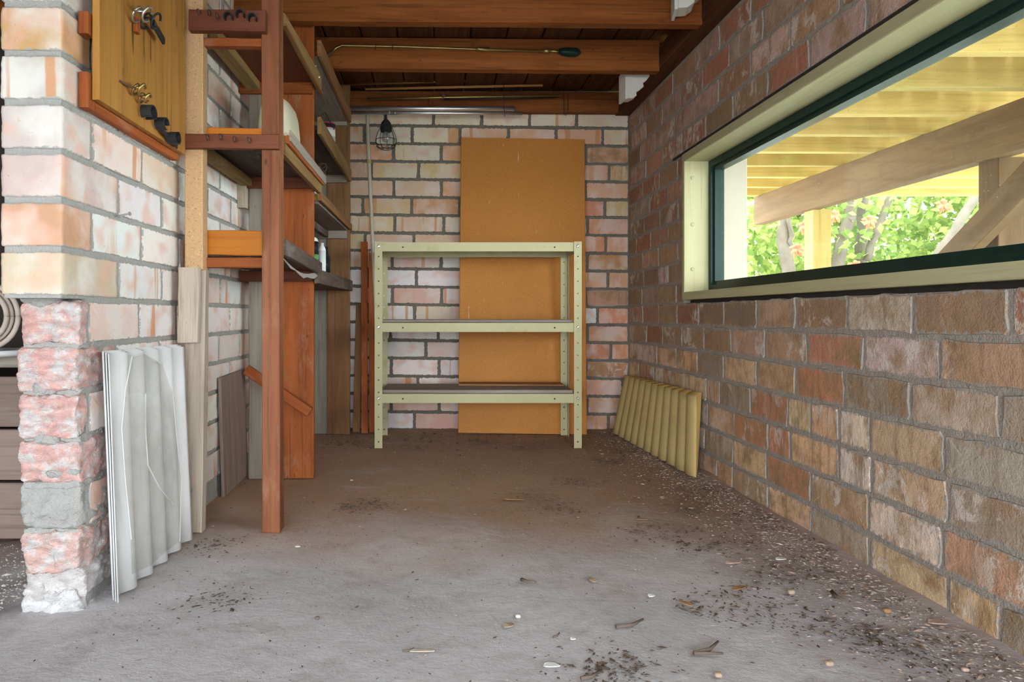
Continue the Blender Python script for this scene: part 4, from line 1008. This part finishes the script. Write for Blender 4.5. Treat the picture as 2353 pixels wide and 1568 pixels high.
scatter('leaf_litter', 'bits_d', 'dark crumbs along the foot of the end wall', 1200, 7, .0032, back_edge)
scatter('grit', 'bits_l', 'pale rubble grit around the foot of the broken pier', 2600, 8, .0019, lambda r: (-.80 - abs(r.gauss(0, .16)), r.uniform(1.0, 1.7)), .6)

def on_floor(px, py): d = F * H / (py - CY); return Vector(((px - CX) / F * d, d, 0)), d / F
def twig(a, b, r, label, fork=False):
    p, s = on_floor(*a); q, _ = on_floor(*b); m = MB(); mid = p.lerp(q, .5) + (q - p).cross(Vector((0, 0, 1))) * .10
    up = Vector((0, 0, r + .001)); z = Vector((0, 0, max(0, (p.x - .80) * .1)))
    m.tube([p + up + z, mid + up + z, q + up * 1.5 + z], [r, r * .9, r * .5], 7)
    if fork: m.tube([p + up, p.lerp(q, .3) + up + Vector((.03, -.012, 0))], [r, r * .5], 6)
    tag(m.build('twig', M['twig'], None, True), label, 'twig', 'twigs on the floor')
twig((1416, 1447), (1478, 1432), .0035, 'curved pale twig alone on the open floor near a white chip')
twig((1595, 1508), (1650, 1484), .0035, 'dark forked twig lying on the grey concrete', True)
twig((1912, 1366), (1950, 1392), .0040, 'short thick dark twig near the foot of the brick wall')
twig((1198, 1338), (1230, 1347), .0040, 'stubby dark splinter on the middle of the floor')
twig((1272, 1468), (1286, 1460), .0018, 'tiny dark sliver of twig on the grey concrete')
twig((1335, 1566), (1376, 1553), .0030, 'reddish splinter at the outer edge of the floor')
twig((925, 1500), (952, 1494), .0014, 'hair-thin twig beside a pale splinter')
def leaf_at(px, py, L, w_, rot, mat, label, cat, name, grp):
    p, s = on_floor(px, py); c, sn = math.cos(rot), math.sin(rot); n_ = 10; v = []
    for i in range(n_):
        a = 2 * math.pi * i / n_; x, y = L / 2 * math.cos(a), w_ / 2 * math.sin(a) * (1 - .35 * math.cos(a)); v.append((p.x + x * c - y * sn, p.y + x * sn + y * c, .003 + abs(y) * .25 + max(0, p.x - .80) * .1))
    f = [tuple(range(n_))]
    o = MB().add(v, f).build(name, M[mat]); o.modifiers.new('s', 'SOLIDIFY').thickness = .0015; tag(o, label, cat, grp)
leaf_at(1498, 1372, .018, .012, .7, 'shell', 'pointed bright white chip on the open floor', 'chip', 'white_chip', 'white chips')
leaf_at(1268, 1534, .026, .013, 0, 'shell', 'oval flat white chip at the outer edge of the floor', 'chip', 'white_chip', 'white chips')
leaf_at(1795, 1288, .026, .014, .2, 'shell', 'white ring-like scrap near the brick wall foot', 'chip', 'white_chip', 'white chips')
leaf_at(684, 1259, .012, .009, .1, 'shell', 'small pale green-white fragment near the red post', 'chip', 'white_chip', 'white chips')
leaf_at(808, 1106, .010, .008, .1, 'shell', 'small pale fragment near the wide red upright', 'chip', 'white_chip', 'white chips')
leaf_at(1317, 1472, .010, .007, .1, 'shell', 'tiny white flake on the grey concrete', 'chip', 'white_chip', 'white chips')
leaf_at(970, 1500, .040, .006, .02, 'weathered', 'narrow pale wood splinter on the grey concrete', 'splinter', 'splinter', None)
leaf_at(1685, 1296, .034, .016, .15, 'bits_p', 'pinkish dry leaf lying on the brown floor', 'leaf', 'dry_leaf', 'dry leaves')
leaf_at(1170, 1441, .022, .016, .6, 'pebble', 'ragged tan dry leaf on the grey concrete', 'leaf', 'dry_leaf', 'dry leaves')
leaf_at(1360, 1335, .030, .012, 1.8, 'pebble', 'curled tan dry leaf on the middle of the floor', 'leaf', 'dry_leaf', 'dry leaves')
leaf_at(1575, 1390, .030, .012, 2.2, 'dryleaf', 'brown dry leaf beside a dark clump of litter', 'leaf', 'dry_leaf', 'dry leaves')
leaf_at(1700, 1355, .040, .014, .5, 'dryleaf', 'long brown curled leaf on a clump of litter', 'leaf', 'dry_leaf', 'dry leaves')
leaf_at(1475, 1196, .030, .010, .0, 'dryleaf', 'narrow red-brown leaf on the brown floor', 'leaf', 'dry_leaf', 'dry leaves')
leaf_at(1180, 1150, .060, .022, -.1, 'dryleaf', 'large dark flat leaf on the brown floor before the metal shelf', 'leaf', 'dry_leaf', 'dry leaves')
leaf_at(2155, 1445, .030, .018, -.2, 'bits_p', 'flat pink brick flake at the foot of the brick wall', 'flake', 'brick_flake', None)
leaf_at(1724, 1252, .022, .012, -.5, 'twig', 'blunt dark bark chip on the brown floor', 'bark', 'bark_chip', None)
for k, (px, py, r, mt, lab) in enumerate(((2037, 1411, .010, 'dryleaf', 'round brown seed pod on the floor'), (1905, 1530, .010, 'pebble', 'tan pebble on the outer floor'), (1903, 1461, .009, 'twig', 'dark gumnut on the dusty floor'), (1818, 1365, .010, 'pebble', 'grey-tan pebble beside leaf litter'), (1650, 1556, .009, 'pebble', 'yellowish pebble at the floor edge'), (2218, 1545, .008, 'bits_p', 'red brick crumb near the wall corner'), (1190, 1420, .008, 'bits_l', 'pale pebble ringed with dark litter'), (729, 1423, .006, 'twig', 'tiny dark seed on the grey concrete'))):
    p, s = on_floor(px, py); r *= .65; me = rough_box(r * 2, r * 1.7, r * 1.3, 5, r * .6, r * .2, k, 90); o = link('pebble', me, M[mt], None, True); o.location = (p.x, p.y, r * .6 + max(0, p.x - .80) * .1); tag(o, lab, 'pebble', 'pebbles on the floor')

# where the sky comes in
portal((-.53, -1.46, .58), (math.pi / 2, 0, 0), 3.1, 1.22)
